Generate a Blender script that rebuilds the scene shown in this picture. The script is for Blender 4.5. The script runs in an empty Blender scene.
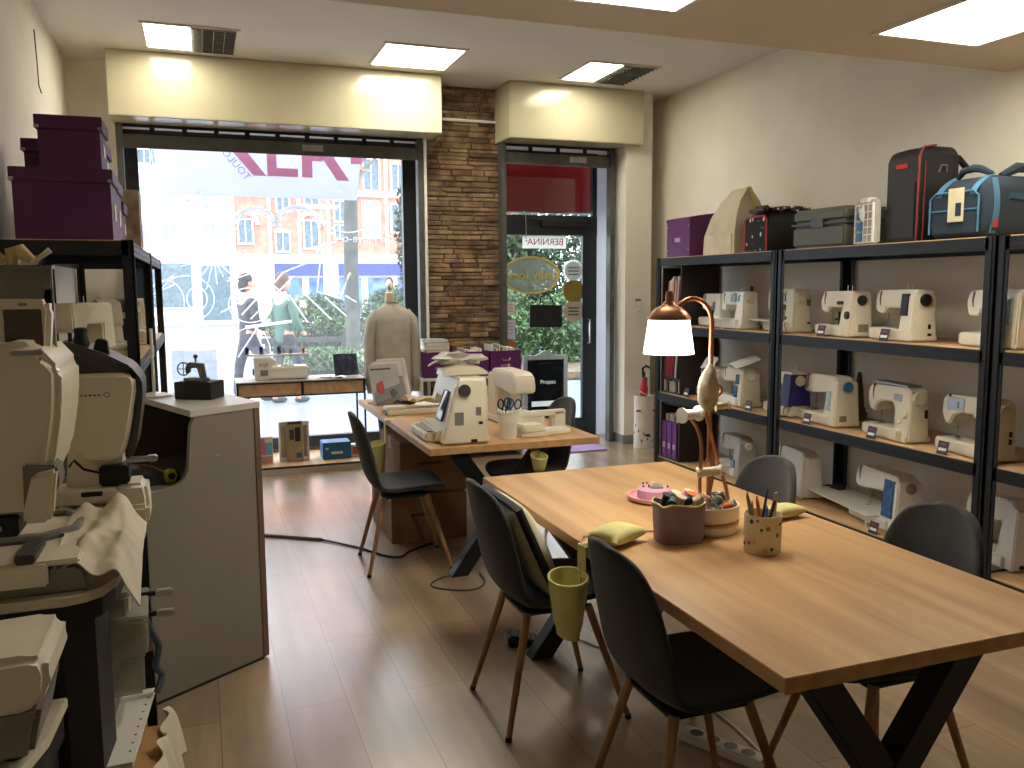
import bpy, bmesh, math, random
from mathutils import Vector, Matrix, noise
random.seed(7)
S = bpy.context.scene
COL = S.collection
PI = math.pi
def rad(a): return a*PI/180

# ------------------------------------------------------------------ materials
_mats = {}
def mat(name, col, rough=.5, metal=0, var=.06, scale=8, bump=0, bscale=60, spec=None, emit=None, estr=0, alpha=None, trans=0, stretch=None, sheen=0):
    if name in _mats: return _mats[name]
    m = bpy.data.materials.new(name); m.use_nodes = True
    nt = m.node_tree; N = nt.nodes; Lk = nt.links
    b = N['Principled BSDF']
    b.inputs['Roughness'].default_value = rough
    b.inputs['Metallic'].default_value = metal
    if spec is not None: b.inputs['Specular IOR Level'].default_value = spec
    if trans: b.inputs['Transmission Weight'].default_value = trans
    if alpha is not None: b.inputs['Alpha'].default_value = alpha
    if sheen: b.inputs['Sheen Weight'].default_value = sheen
    tc = N.new('ShaderNodeTexCoord'); src = tc.outputs['Object']
    if stretch:
        mp = N.new('ShaderNodeMapping'); mp.inputs['Scale'].default_value = stretch
        Lk.new(src, mp.inputs[0]); src = mp.outputs[0]
    nz = N.new('ShaderNodeTexNoise'); nz.inputs['Scale'].default_value = scale; nz.inputs['Detail'].default_value = 4
    Lk.new(src, nz.inputs['Vector'])
    r = N.new('ShaderNodeValToRGB')
    c = Vector(col[:3])
    lo = [max(0, x*(1-var*2)) for x in c]; hi = [min(1, x*(1+var*2)) for x in c]
    r.color_ramp.elements[0].color = (*lo, 1); r.color_ramp.elements[0].position = .3
    r.color_ramp.elements[1].color = (*hi, 1); r.color_ramp.elements[1].position = .7
    Lk.new(nz.outputs['Fac'], r.inputs[0]); Lk.new(r.outputs[0], b.inputs['Base Color'])
    if bump:
        n2 = N.new('ShaderNodeTexNoise'); n2.inputs['Scale'].default_value = bscale; n2.inputs['Detail'].default_value = 3
        Lk.new(src, n2.inputs['Vector'])
        bp = N.new('ShaderNodeBump'); bp.inputs['Strength'].default_value = bump; bp.inputs['Distance'].default_value = .01
        Lk.new(n2.outputs['Fac'], bp.inputs['Height']); Lk.new(bp.outputs[0], b.inputs['Normal'])
    if emit:
        b.inputs['Emission Color'].default_value = (*emit, 1); b.inputs['Emission Strength'].default_value = estr
    _mats[name] = m
    return m

def srgb(r, g, b):
    f = lambda v: (v/255/12.92) if v/255 <= .04045 else ((v/255+.055)/1.055)**2.4
    return (f(r), f(g), f(b))

def wood(name, c1, c2, along='Y', rough=.45, scale=1.0, planks=None, spec=.5):
    """wood grain running along an axis; planks=(length,width) adds seams and per plank tone"""
    m = bpy.data.materials.new(name); m.use_nodes = True
    nt = m.node_tree; N = nt.nodes; Lk = nt.links; b = N['Principled BSDF']
    tc = N.new('ShaderNodeTexCoord'); mp = N.new('ShaderNodeMapping')
    s = {'X': (1.2, 14, 14), 'Y': (14, 1.2, 14), 'Z': (14, 14, 1.2)}[along]
    mp.inputs['Scale'].default_value = tuple(k*scale for k in s)
    Lk.new(tc.outputs['Object'], mp.inputs[0])
    n1 = N.new('ShaderNodeTexNoise'); n1.inputs['Scale'].default_value = 1.0; n1.inputs['Detail'].default_value = 7
    n1.inputs['Distortion'].default_value = .25
    Lk.new(mp.outputs[0], n1.inputs['Vector'])
    r = N.new('ShaderNodeValToRGB')
    e = r.color_ramp.elements
    e[0].position = .33; e[0].color = (*c2, 1); e[1].position = .66; e[1].color = (*c1, 1)
    Lk.new(n1.outputs['Fac'], r.inputs[0])
    out = r.outputs[0]
    b.inputs['Roughness'].default_value = rough
    b.inputs['Specular IOR Level'].default_value = spec
    if planks:
        b.inputs['Coat Weight'].default_value = .7; b.inputs['Coat Roughness'].default_value = .3; b.inputs['Coat IOR'].default_value = 1.6
        mp2 = N.new('ShaderNodeMapping'); mp2.inputs['Rotation'].default_value = (0, 0, PI/2)
        Lk.new(tc.outputs['Object'], mp2.inputs[0])
        br = N.new('ShaderNodeTexBrick'); br.offset = .37; br.squash = 1
        br.inputs['Scale'].default_value = 1; br.inputs['Brick Width'].default_value = planks[0]
        br.inputs['Row Height'].default_value = planks[1]; br.inputs['Mortar Size'].default_value = .0022
        br.inputs['Mortar Smooth'].default_value = .3
        br.inputs['Color1'].default_value = (1, 1, 1, 1); br.inputs['Color2'].default_value = (.8, .8, .82, 1)
        br.inputs['Mortar'].default_value = (.42, .4, .38, 1)
        Lk.new(mp2.outputs[0], br.inputs['Vector'])
        mx = N.new('ShaderNodeMix'); mx.data_type = 'RGBA'; mx.blend_type = 'MULTIPLY'; mx.inputs[0].default_value = 1
        Lk.new(out, mx.inputs[6]); Lk.new(br.outputs['Color'], mx.inputs[7])
        n3 = N.new('ShaderNodeTexNoise'); n3.inputs['Scale'].default_value = 2.2; n3.inputs['Detail'].default_value = 3
        Lk.new(tc.outputs['Object'], n3.inputs['Vector'])
        r3 = N.new('ShaderNodeValToRGB'); r3.color_ramp.elements[0].position = .3; r3.color_ramp.elements[0].color = (.8, .78, .76, 1)
        r3.color_ramp.elements[1].position = .7; r3.color_ramp.elements[1].color = (1.08, 1.06, 1.04, 1)
        Lk.new(n3.outputs['Fac'], r3.inputs[0])
        m2 = N.new('ShaderNodeMix'); m2.data_type = 'RGBA'; m2.blend_type = 'MULTIPLY'; m2.inputs[0].default_value = 1
        Lk.new(mx.outputs[2], m2.inputs[6]); Lk.new(r3.outputs[0], m2.inputs[7])
        out = m2.outputs[2]
    Lk.new(out, b.inputs['Base Color'])
    bp = N.new('ShaderNodeBump'); bp.inputs['Strength'].default_value = .0 if planks else .1; bp.inputs['Distance'].default_value = .002
    Lk.new(n1.outputs['Fac'], bp.inputs['Height']); Lk.new(bp.outputs[0], b.inputs['Normal'])
    _mats[name] = m
    return m

def glass(name, tint=(1, 1, 1), haze=.0, refl=.08):
    """thin pane: transparent with a faint glossy reflection and optional patchy translucent haze"""
    m = bpy.data.materials.new(name); m.use_nodes = True
    nt = m.node_tree; N = nt.nodes; Lk = nt.links
    for n in list(N): N.remove(n)
    o = N.new('ShaderNodeOutputMaterial'); t = N.new('ShaderNodeBsdfTransparent'); t.inputs[0].default_value = (*tint, 1)
    g = N.new('ShaderNodeBsdfGlossy'); g.inputs['Roughness'].default_value = .03
    mx = N.new('ShaderNodeMixShader'); mx.inputs[0].default_value = refl
    Lk.new(t.outputs[0], mx.inputs[1]); Lk.new(g.outputs[0], mx.inputs[2])
    last = mx.outputs[0]
    if haze:
        d = N.new('ShaderNodeBsdfTranslucent'); d.inputs[0].default_value = (.95, .97, 1, 1)
        m2 = N.new('ShaderNodeMixShader')
        nz = N.new('ShaderNodeTexNoise'); nz.inputs['Scale'].default_value = 1.3
        mr = N.new('ShaderNodeMapRange'); mr.inputs['To Min'].default_value = haze*.6; mr.inputs['To Max'].default_value = haze*1.4
        Lk.new(nz.outputs['Fac'], mr.inputs[0]); Lk.new(mr.outputs[0], m2.inputs[0])
        Lk.new(last, m2.inputs[1]); Lk.new(d.outputs[0], m2.inputs[2]); last = m2.outputs[0]
    Lk.new(last, o.inputs[0])
    _mats[name] = m
    return m

def trl(name, col, frac=.7, rough=.8):
    """thin cloth or film that lets daylight glow through"""
    m = bpy.data.materials.new(name); m.use_nodes = True
    nt = m.node_tree; N = nt.nodes; Lk = nt.links
    b = N['Principled BSDF']; b.inputs['Roughness'].default_value = rough
    nz = N.new('ShaderNodeTexNoise'); nz.inputs['Scale'].default_value = 5
    r = N.new('ShaderNodeValToRGB'); r.color_ramp.elements[0].color = (*[c*.94 for c in col], 1); r.color_ramp.elements[1].color = (*[min(1, c*1.04) for c in col], 1)
    Lk.new(nz.outputs['Fac'], r.inputs[0]); Lk.new(r.outputs[0], b.inputs['Base Color'])
    t = N.new('ShaderNodeBsdfTranslucent'); Lk.new(r.outputs[0], t.inputs[0])
    mx = N.new('ShaderNodeMixShader'); mx.inputs[0].default_value = frac
    Lk.new(b.outputs[0], mx.inputs[1]); Lk.new(t.outputs[0], mx.inputs[2]); Lk.new(mx.outputs[0], N['Material Output'].inputs[0])
    _mats[name] = m
    return m

# ------------------------------------------------------------------ mesh builder
class MB:
    def __init__(self):
        self.bm = bmesh.new(); self.mats = []; self.X = Matrix.Identity(4)
    def mi(self, m):
        if m is None: return 0
        if m not in self.mats: self.mats.append(m)
        return self.mats.index(m)
    def _merge(self, t, m=None, X=None):
        i = self.mi(m)
        A = self.X @ X if X is not None else self.X
        t.transform(A)
        for f in t.faces: f.material_index = i
        me = bpy.data.meshes.new('tmp'); t.to_mesh(me); t.free()
        self.bm.from_mesh(me); bpy.data.meshes.remove(me)
        return self
    def raw(self, verts, faces, m=None, X=None, bev=0, seg=2):
        t = bmesh.new(); vs = [t.verts.new(v) for v in verts]
        for f in faces:
            try: t.faces.new([vs[k] for k in f])
            except ValueError: pass
        bmesh.ops.recalc_face_normals(t, faces=t.faces)
        if bev: bmesh.ops.bevel(t, geom=list(t.edges), offset=bev, segments=seg, affect='EDGES', clamp_overlap=True)
        return self._merge(t, m, X)
    def box(self, x0, x1, y0, y1, z0, z1, bev=0, seg=2, m=None, X=None, taper=None):
        v = [(x, y, z) for z in (z0, z1) for y in (y0, y1) for x in (x0, x1)]
        if taper:
            cx, cy = (x0+x1)/2, (y0+y1)/2
            v = [(cx+(x-cx)*(taper if z == z1 else 1), cy+(y-cy)*(taper if z == z1 else 1), z) for x, y, z in v]
        f = [(0, 1, 3, 2), (4, 6, 7, 5), (0, 4, 5, 1), (2, 3, 7, 6), (0, 2, 6, 4), (1, 5, 7, 3)]
        return self.raw(v, f, m, X, bev, seg)
    def prism(self, pts, a, b, axis='Y', bev=0, seg=2, m=None, X=None):
        """polygon extruded from a to b along an axis; pts are the two other coordinates in xyz order"""
        def V(p, q, h):
            return {'X': (h, p, q), 'Y': (p, h, q), 'Z': (p, q, h)}[axis]
        n = len(pts)
        v = [V(p, q, a) for p, q in pts]+[V(p, q, b) for p, q in pts]
        f = [tuple(range(n)), tuple(range(2*n-1, n-1, -1))]+[(k, (k+1) % n, n+(k+1) % n, n+k) for k in range(n)]
        t = bmesh.new(); vs = [t.verts.new(p) for p in v]
        for q in f: t.faces.new([vs[k] for k in q])
        bmesh.ops.recalc_face_normals(t, faces=t.faces)
        if bev: bmesh.ops.bevel(t, geom=list(t.edges), offset=bev, segments=seg, affect='EDGES', clamp_overlap=True)
        big = [q for q in t.faces if len(q.verts) > 4]
        if big: bmesh.ops.triangulate(t, faces=big)
        return self._merge(t, m, X)
    def lathe(self, prof, c=(0, 0, 0), n=24, m=None, X=None, axis='Z', cap=True):
        """prof: list of (radius, height)"""
        v = []; f = []
        for r, h in prof:
            for k in range(n):
                a = 2*PI*k/n; p, q = r*math.cos(a), r*math.sin(a)
                v.append({'Z': (c[0]+p, c[1]+q, c[2]+h), 'X': (c[0]+h, c[1]+p, c[2]+q), 'Y': (c[0]+p, c[1]+h, c[2]+q)}[axis])
        for i in range(len(prof)-1):
            for k in range(n):
                f.append((i*n+k, i*n+(k+1) % n, (i+1)*n+(k+1) % n, (i+1)*n+k))
        if cap:
            f.append(tuple(range(n))); f.append(tuple((len(prof)-1)*n+k for k in range(n)))
        return self.raw(v, f, m, X)
    def cyl(self, p0, p1, r0, r1=None, n=12, m=None, X=None):
        return self.tube([p0, p1], [r0, r0 if r1 is None else r1], n, m, X)
    def tube(self, pts, r, n=8, m=None, X=None, closed=False):
        pts = [Vector(p) for p in pts]
        rs = r if isinstance(r, (list, tuple)) else [r]*len(pts)
        v = []; f = []; up = None; N = len(pts)
        for i, p in enumerate(pts):
            if closed: d = pts[(i+1) % N]-pts[i-1]
            else: d = pts[min(i+1, N-1)]-pts[max(i-1, 0)]
            if d.length < 1e-9: d = Vector((0, 0, 1))
            d.normalize()
            if up is None:
                up = Vector((0, 0, 1)) if abs(d.z) < .9 else Vector((1, 0, 0))
            a = d.cross(up)
            if a.length < 1e-6: a = d.orthogonal()
            a.normalize(); b = a.cross(d).normalized(); up = b
            for k in range(n):
                t = 2*PI*k/n
                v.append(p+a*math.cos(t)*rs[i]+b*math.sin(t)*rs[i])
        for i in range(N if closed else N-1):
            j = (i+1) % N
            for k in range(n): f.append((i*n+k, i*n+(k+1) % n, j*n+(k+1) % n, j*n+k))
        if not closed:
            f.append(tuple(range(n))); f.append(tuple((N-1)*n+k for k in range(n)))
        return self.raw(v, f, m, X)
    def ball(self, c, r, m=None, X=None, n=12, noise_amp=0, seed=0):
        t = bmesh.new(); bmesh.ops.create_uvsphere(t, u_segments=n*2 if n > 6 else 10, v_segments=n, radius=1)
        r = r if isinstance(r, (tuple, list)) else (r, r, r)
        for v in t.verts:
            k = 1+noise_amp*noise.noise(v.co*1.7+Vector((seed*3.1, seed, 0))) if noise_amp else 1
            v.co = Vector((v.co.x*r[0]*k+c[0], v.co.y*r[1]*k+c[1], v.co.z*r[2]*k+c[2]))
        return self._merge(t, m, X)
    def grid(self, fn, nu, nv, m=None, X=None, thick=0):
        """surface fn(u,v)->xyz, u,v in 0..1; thick gives it a second skin"""
        v = [Vector(fn(i/nu, j/nv)) for j in range(nv+1) for i in range(nu+1)]
        f = [(j*(nu+1)+i, j*(nu+1)+i+1, (j+1)*(nu+1)+i+1, (j+1)*(nu+1)+i) for j in range(nv) for i in range(nu)]
        t = bmesh.new(); vs = [t.verts.new(p) for p in v]
        for q in f:
            try: t.faces.new([vs[k] for k in q])
            except ValueError: pass
        bmesh.ops.recalc_face_normals(t, faces=t.faces)
        if thick: bmesh.ops.solidify(t, geom=list(t.faces), thickness=thick)
        return self._merge(t, m, X)
    def text(self, s, size, X, m=None, ext=.0008, align='CENTER'):
        me = text_mesh(s, size, ext, align)
        t = bmesh.new(); t.from_mesh(me)
        return self._merge(t, m, X)
    def map(self, fn):
        for v in self.bm.verts: v.co = Vector(fn(v.co))
        return self
    def build(self, name, m=None, parent=None, smooth=40, loc=None):
        me = bpy.data.meshes.new(name)
        bmesh.ops.remove_doubles(self.bm, verts=self.bm.verts, dist=1e-6)
        self.bm.to_mesh(me); self.bm.free()
        ms = list(self.mats)
        if ms:
            for k in ms: me.materials.append(k)
        elif m: me.materials.append(m)
        if smooth:
            me.shade_smooth(); me.set_sharp_from_angle(angle=rad(smooth))
        o = bpy.data.objects.new(name, me); COL.objects.link(o)
        if parent: o.parent = parent
        if loc: o.location = loc
        return o

_txt = {}
def text_mesh(s, size, ext=.0008, align='CENTER'):
    k = (s, size, ext, align)
    if k in _txt: return _txt[k]
    cu = bpy.data.curves.new('txt', 'FONT'); cu.body = s; cu.size = size; cu.extrude = ext
    cu.align_x = align; cu.align_y = 'CENTER'; cu.resolution_u = 2
    o = bpy.data.objects.new('txt', cu); COL.objects.link(o)
    dg = bpy.context.evaluated_depsgraph_get(); dg.update()
    me = bpy.data.meshes.new_from_object(o.evaluated_get(dg))
    bpy.data.objects.remove(o); bpy.data.curves.remove(cu)
    _txt[k] = me
    return me

def sm(pts, n=5):
    P_ = [Vector(p) for p in pts]; out = []
    for i in range(len(P_)-1):
        a, b, c, d = P_[max(i-1, 0)], P_[i], P_[i+1], P_[min(i+2, len(P_)-1)]
        for k in range(n):
            t = k/n; out.append(.5*((2*b)+(c-a)*t+(2*a-5*b+4*c-d)*t*t+(3*b-a-3*c+d)*t**3))
    out.append(P_[-1]); return out
def T(x=0, y=0, z=0, rx=0, ry=0, rz=0):
    return Matrix.Translation((x, y, z)) @ Matrix.Rotation(rad(rz), 4, 'Z') @ Matrix.Rotation(rad(ry), 4, 'Y') @ Matrix.Rotation(rad(rx), 4, 'X')

def thing(name, label, cat, loc=(0, 0, 0), rz=0, group=None):
    o = bpy.data.objects.new(name, None); COL.objects.link(o); o.empty_display_size = .1
    o.location = loc; o.rotation_euler = (0, 0, rad(rz)); o['label'] = label; o['category'] = cat
    if group: o['group'] = group
    return o
def tag(o, label, cat, group=None, loc=None, rz=None):
    o['label'] = label; o['category'] = cat
    if group: o['group'] = group
    if loc: o.location = loc
    if rz is not None: o.rotation_euler = (0, 0, rad(rz))
    return o
def struct(o):
    o['kind'] = 'structure'; return o
_kids = {}
def copy_tree(o, label=None, loc=None, rz=None, group=None, parent=None):
    c = o.copy(); COL.objects.link(c)
    if parent: c.parent = parent
    for ch in list(o.children): copy_tree(ch, parent=c)
    if label: c['label'] = label
    if loc is not None: c.location = loc
    if rz is not None: c.rotation_euler = (0, 0, rad(rz))
    if group: c['group'] = group
    return c

# palette
WALL = mat('wall_plaster', srgb(226, 220, 206), .75, var=.02, scale=3, bump=.06, bscale=90)
CEIL = mat('ceiling_paint', srgb(214, 209, 202), .85, var=.015, scale=2)
SOFF = mat('soffit_paint', srgb(196, 186, 168), .85, var=.015, scale=2)
PANELBOX = mat('glossy_cream_panel', srgb(190, 183, 156), .14, var=.01, scale=1.2, spec=.45)
FLOOR = wood('floor_planks', srgb(182, 158, 130), srgb(150, 128, 102), 'Y', .27, .55, planks=(1.6, .235), spec=.75)
OAK = wood('oak_tabletop', srgb(206, 166, 116), srgb(174, 134, 88), 'Y', .42, .8, spec=.4)
CHIP = wood('chipboard_shelf', srgb(210, 176, 134), srgb(184, 148, 108), 'Y', .6, 1.2)
LEGW = wood('wood_print_leg', srgb(176, 134, 90), srgb(134, 96, 60), 'Z', .4, 2)
BLACKM = mat('black_powder_coat', srgb(20, 22, 27), .5, metal=.2, var=.08, scale=20)
BLACK = mat('matt_black', srgb(18, 18, 20), .55, var=.1)
CHARC = mat('charcoal_fabric', srgb(50, 52, 56), .9, var=.12, scale=160, bump=.25, bscale=420, sheen=.15)
NAVY = mat('anthracite_frame', srgb(34, 42, 52), .4, var=.05)
STEEL = mat('brushed_steel', srgb(176, 178, 182), .3, metal=.9, var=.05, scale=30)
GREYM = mat('grey_shutter_metal', srgb(96, 98, 94), .45, metal=.4, var=.06, scale=15)
WHITE = mat('white_plastic', srgb(228, 226, 218), .35, var=.015, scale=5)
CREAM = mat('cream_plastic', srgb(226, 218, 198), .36, var=.02, scale=5)
IVORY = mat('ivory_plastic', srgb(216, 208, 186), .38, var=.02, scale=5)
GREYP = mat('grey_plastic', srgb(128, 124, 116), .45, var=.04)
DGREY = mat('dark_grey_plastic', srgb(62, 62, 62), .45, var=.05)
SCREEN = mat('screen_glass', srgb(46, 60, 78), .12, var=.2, scale=14)
SCRBLUE = mat('blue_screen', srgb(58, 98, 150), .15, var=.25, scale=30)
SCRPALE = mat('pale_lcd', srgb(176, 196, 204), .2, var=.12, scale=40)
PAPER = mat('white_paper', srgb(232, 230, 224), .8, var=.03, scale=12)
INK = mat('ink', srgb(40, 38, 40), .7)
RED = mat('red_print', srgb(180, 40, 42), .6, var=.05)
PURPLE = mat('purple_card', srgb(92, 26, 96), .5, var=.05, scale=4)
PURPLED = mat('dark_purple_card', srgb(78, 24, 74), .55, var=.06, scale=4)
KRAFT = mat('kraft_cardboard', srgb(140, 106, 78), .85, var=.06, scale=5)
PAPERBAG = mat('paper_bag', srgb(196, 184, 160), .8, var=.05, scale=5, bump=.2, bscale=14)
YELLOW = mat('pale_yellow_cotton', srgb(206, 202, 136), .85, var=.05, scale=10, bump=.1, bscale=200)
PINK = mat('pink_plastic', srgb(226, 160, 172), .4, var=.05)
COPPER = mat('copper', srgb(176, 124, 92), .34, metal=.85, var=.08, scale=10)
# ------------------------------------------------------------------ camera
cam = bpy.data.objects.new('camera', bpy.data.cameras.new('camera')); COL.objects.link(cam)
cam.data.sensor_width = 36; cam.data.lens = 851.94407/1024*36; cam.data.clip_start = .05; cam.data.clip_end = 300
_yaw, _pitch, _roll = 0.34878829, -0.11418204, -0.00706939
_f = Vector((math.sin(_yaw)*math.cos(_pitch), math.cos(_yaw)*math.cos(_pitch), math.sin(_pitch)))
_r = Vector((math.cos(_yaw), -math.sin(_yaw), 0)); _u = _r.cross(_f)
_R = _r*math.cos(_roll)+_u*math.sin(_roll); _U = -_r*math.sin(_roll)+_u*math.cos(_roll)
cam.matrix_world = Matrix(((_R.x, _U.x, -_f.x, 0), (_R.y, _U.y, -_f.y, 0), (_R.z, _U.z, -_f.z, 1.6), (0, 0, 0, 1)))
S.camera = cam

# ------------------------------------------------------------------ room shell
XL, XR, YB, YF, CH = -.95, 4.47, -2.6, 8.0, 3.47
YG = 8.2   # window plane
struct(MB().box(XL-.2, XR+.2, YB, 8.32, -.1, 0).build('floor', FLOOR, smooth=0))
struct(MB().box(XL-.2, XR+.2, 3.84, 8.4, CH, CH+.15).build('ceiling', CEIL, smooth=0))
struct(MB().box(XL-.2, XR+.2, YB, 3.84, 2.82, CH+.15).build('ceiling_soffit', SOFF, smooth=0))
struct(MB().box(XL-.2, XL, YB, 8.4, 0, CH).build('wall_left', WALL, smooth=0))
struct(MB().box(XR, XR+.2, YB, 8.4, 0, CH).build('wall_right', WALL, smooth=0))
struct(MB().box(XL-.2, XR+.2, YB-.2, YB, 0, CH).build('wall_rear', WALL, smooth=0))
w = MB()
w.box(XL, -.6, 7.98, 8.4, 0, CH)               # left of the window
w.box(-.6, 4.0, 8.0, 8.4, 2.96, CH)            # above the openings
w.box(4.13, XR, 8.0, 8.4, 0, CH); w.box(3.99, 4.13, 8.0, 8.4, 2.96, CH)
w.box(3.99, 4.28, 7.65, 8.0, 0, CH)            # pilaster right of the door
struct(w.build('wall_front', WALL, smooth=0))
# brick pillar of thin irregular bricks
bm = MB()
BR = mat('old_brick', srgb(126, 102, 78), .9, var=.3, scale=9, bump=.6, bscale=40)
BR2 = mat('old_brick_dark', srgb(104, 82, 64), .92, var=.3, scale=8, bump=.7, bscale=35)
BR3 = mat('old_brick_pale', srgb(142, 118, 90), .9, var=.25, scale=9, bump=.6, bscale=40)
MORT = mat('brick_mortar', srgb(104, 86, 68), .95, var=.2, scale=20, bump=.5, bscale=60)
px0, px1 = 2.04, 2.79
bm.box(px0+.012, px1-.012, 7.965, 8.4, 0, CH, m=MORT)
rnd = random.Random(3)
z = 0
while z < CH-.01:
    h = min(rnd.uniform(.034, .058), CH-z)
    x = px0; first = True
    while x < px1-.01:
        wd = rnd.choice([.13, .2, .27, .3, .34]) if not first else rnd.uniform(.08, .3)
        first = False
        if px1-x-wd < .07: wd = px1-x
        d = 7.95+rnd.uniform(-.012, .006)
        bm.box(x+.004, x+wd-.004, d, 8.38, z+.002, z+h-.002+rnd.uniform(-.002, .003), bev=.006, seg=1, m=rnd.choice([BR, BR, BR2, BR3]))
        x += wd
    z += h
struct(bm.build('wall_pillar', smooth=30))

# cream boxed shutters housings under the ceiling
def housing(name, x0, x1, label):
    t = MB().box(x0, x1, 7.55, 7.98, 2.96, CH-.002, bev=.006, m=PANELBOX)
    o = t.build(name); return struct(o)
housing('trim_1', -.61, 2.10, '')
housing('trim_2', 2.735, 4.13, '')

# window shutter rail with slots, guides
def shutter(x0, x1, nm, label, lockx):
    t = thing(nm, label, 'shutter', ((x0+x1)/2, 7.9, 2.76))
    c = (x0+x1)/2
    a = MB(); a.box(x0-c, x1-c, -.03, .03, .015, .115, bev=.006); a.box(x0-c, x1-c, -.045, -.028, .0, .022, bev=.003)
    a.build('bottom_rail', GREYM, t)
    s = MB(); n = int((x1-x0)/.24)
    s.box(x0-c, x1-c, -.006, .006, .115, .13); s.box(x0-c, x1-c, -.006, .006, .175, .2)
    for k in range(n+1):
        xx = x0-c+(x1-x0)*k/n
        s.box(max(x0-c, xx-.02), min(x1-c, xx+.02), -.006, .006, .13, .175)
    s.build('slotted_slat', BLACKM, t)
    l = MB(); l.box(lockx-c-.09, lockx-c+.09, -.042, -.03, .04, .095, bev=.003); l.cyl((lockx-c, -.05, .068), (lockx-c, -.04, .068), .012, n=16, m=None)
    l.build('lock_plate', STEEL, t)
    for xx in (x0, x1):
        g = MB(); g.box(xx-c-.025, xx-c+.025, -.05, .05, -2.76, .2, bev=.004); g.box(xx-c-.006, xx-c+.006, -.055, -.045, -2.74, .19)
        g.build('guide_rail', GREYM, t)
    return t
shutter(-.565, 1.97, 'roller_shutter', 'raised grey metal roller shutter rail across the top of the shop window', 1.0)
t = shutter(2.775, 3.93, 'roller_shutter', 'raised grey metal roller shutter rail above the glass door', 3.55)
t.location.y = 7.86
tag(MB().cyl((2.012, 7.84, 0), (2.012, 7.84, 2.96), .014).build('pipe', WHITE), 'thin white vertical pipe beside the left edge of the brick pillar', 'pipe')
tag(MB().cyl((2.10, 7.92, 3.16), (2.735, 7.92, 3.155), .014).build('pipe', WHITE), 'thin pale horizontal pipe across the top of the brick pillar', 'pipe')

# shop window
t = thing('window_1', '', '', (0, YG, 0)); del t['label']; del t['category']; struct(t)
f = MB()
f.box(-.6, -.45, -.04, .04, 0, 2.96, bev=.004); f.box(1.87, 2.05, -.04, .04, 0, 2.96, bev=.004)
f.box(-.45, 1.87, -.04, .04, .1, .2, bev=.004); f.box(-.45, 1.87, -.04, .04, 2.88, 2.96)
f.build('window_frame', NAVY, t)
MB().box(-.45, 1.87, -.03, .03, 0, .1).build('sill_panel', KRAFT, t)
GL = glass('window_glass', (.97, .985, 1), haze=.025, refl=.05)
MB().box(-.45, 1.87, -.004, .004, .2, 2.88).build('pane', GL, t)
# painted line drawing on the pane (inside face)
VIN = trl('white_window_paint', srgb(248, 248, 250), .75)
g = MB()
def ink(pts, r=.006, closed=False):
    g.tube([(x, -.007, z) for x, z in pts], r, 4, closed=closed)
def arc(cx, cz, rx, rz, a0=0, a1=360, n=28, r=.006):
    full = abs(a1-a0) >= 360
    P_ = [(cx+rx*math.cos(rad(a0+(a1-a0)*k/n)), cz+rz*math.sin(rad(a0+(a1-a0)*k/n))) for k in range(n if full else n+1)]
    ink(P_, r, full)
# coordinates on the pane: a = units to the right, b = units down of a hand sketch
def W(a, b): return ((a-232)*.00254, 2.615-b*.00257)
def line(*pts, r=.006): ink([W(*p) for p in pts], r)
def fill(*pts):
    g.prism([W(*p) for p in pts], -.009, -.006, 'Y')
for cx, cy, rx, ry, r in ((432, 212, 88, 96, .022), (432, 212, 72, 80, .006), (580, 205, 92, 98, .022), (580, 205, 78, 84, .006)):
    p = W(cx, cy); arc(p[0], p[1], rx*.00254, ry*.00257, 20, 165, 18, r)
for k in range(18):
    a = 2*PI*k/18+.1; R1 = 70+22*(k % 3); c = (285, 290)
    line((c[0]+12*math.cos(a), c[1]+12*math.sin(a)), (c[0]+R1*math.cos(a), c[1]+R1*math.sin(a)), r=.0045)
for q in (((330, 360), (460, 312), (470, 340)), ((325, 370), (462, 325)), ((400, 505), (560, 352)), ((370, 490), (455, 400)), ((540, 420), (602, 520)),
          ((598, 420), (690, 512)), ((668, 428), (745, 500)), ((745, 425), (785, 450)), ((838, 484), (850, 496)), ((352, 640), (430, 525)),
          ((300, 480), (420, 415)), ((60, 400), (150, 350)), ((65, 420), (150, 380)), ((190, 85), (320, 130)), ((180, 120), (250, 60)), ((655, 300), (640, 410), (720, 436), (765, 340)),
          ((760, 345), (725, 438)), ((440, 430), (520, 340), (620, 300)), ((630, 250), (720, 225)), ((640, 265), (700, 245)), ((480, 380), (540, 440))):
    line(*q, r=.007)
fill((665, 300), (720, 300), (722, 415), (700, 430), (664, 418))
fill((380, 528), (545, 510), (545, 520), (382, 540))
for cx, cy, rx, ry in ((222, 430, 34, 40), (222, 430, 14, 18), (120, 440, 60, 75), (402, 455, 75, 62), (190, 430, 90, 80)):
    p = W(cx, cy); arc(p[0], p[1], rx*.00254, ry*.00257, 0, 360, 26, .005)
p = W(760, 120); arc(p[0], p[1], .25, .19, 100, 330, 20, .005)
p = W(860, 130); arc(p[0], p[1], .12, .22, 200, 430, 20, .005)
p = W(700, 170); arc(p[0], p[1], .07, .07, 0, 360, 16, .004)
line((335, 700), (335, 585), (350, 550), (400, 530), (445, 552), (464, 600), (466, 650), r=.004)
g.text('Co move-ci', .105, Matrix.Translation((1.53, -.006, 2.06)) @ Matrix.Rotation(rad(90), 4, 'X') @ Matrix.Scale(-1, 4, (1, 0, 0)), VIN, .002)
g.build('painted_drawing', VIN, t, smooth=0)

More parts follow.
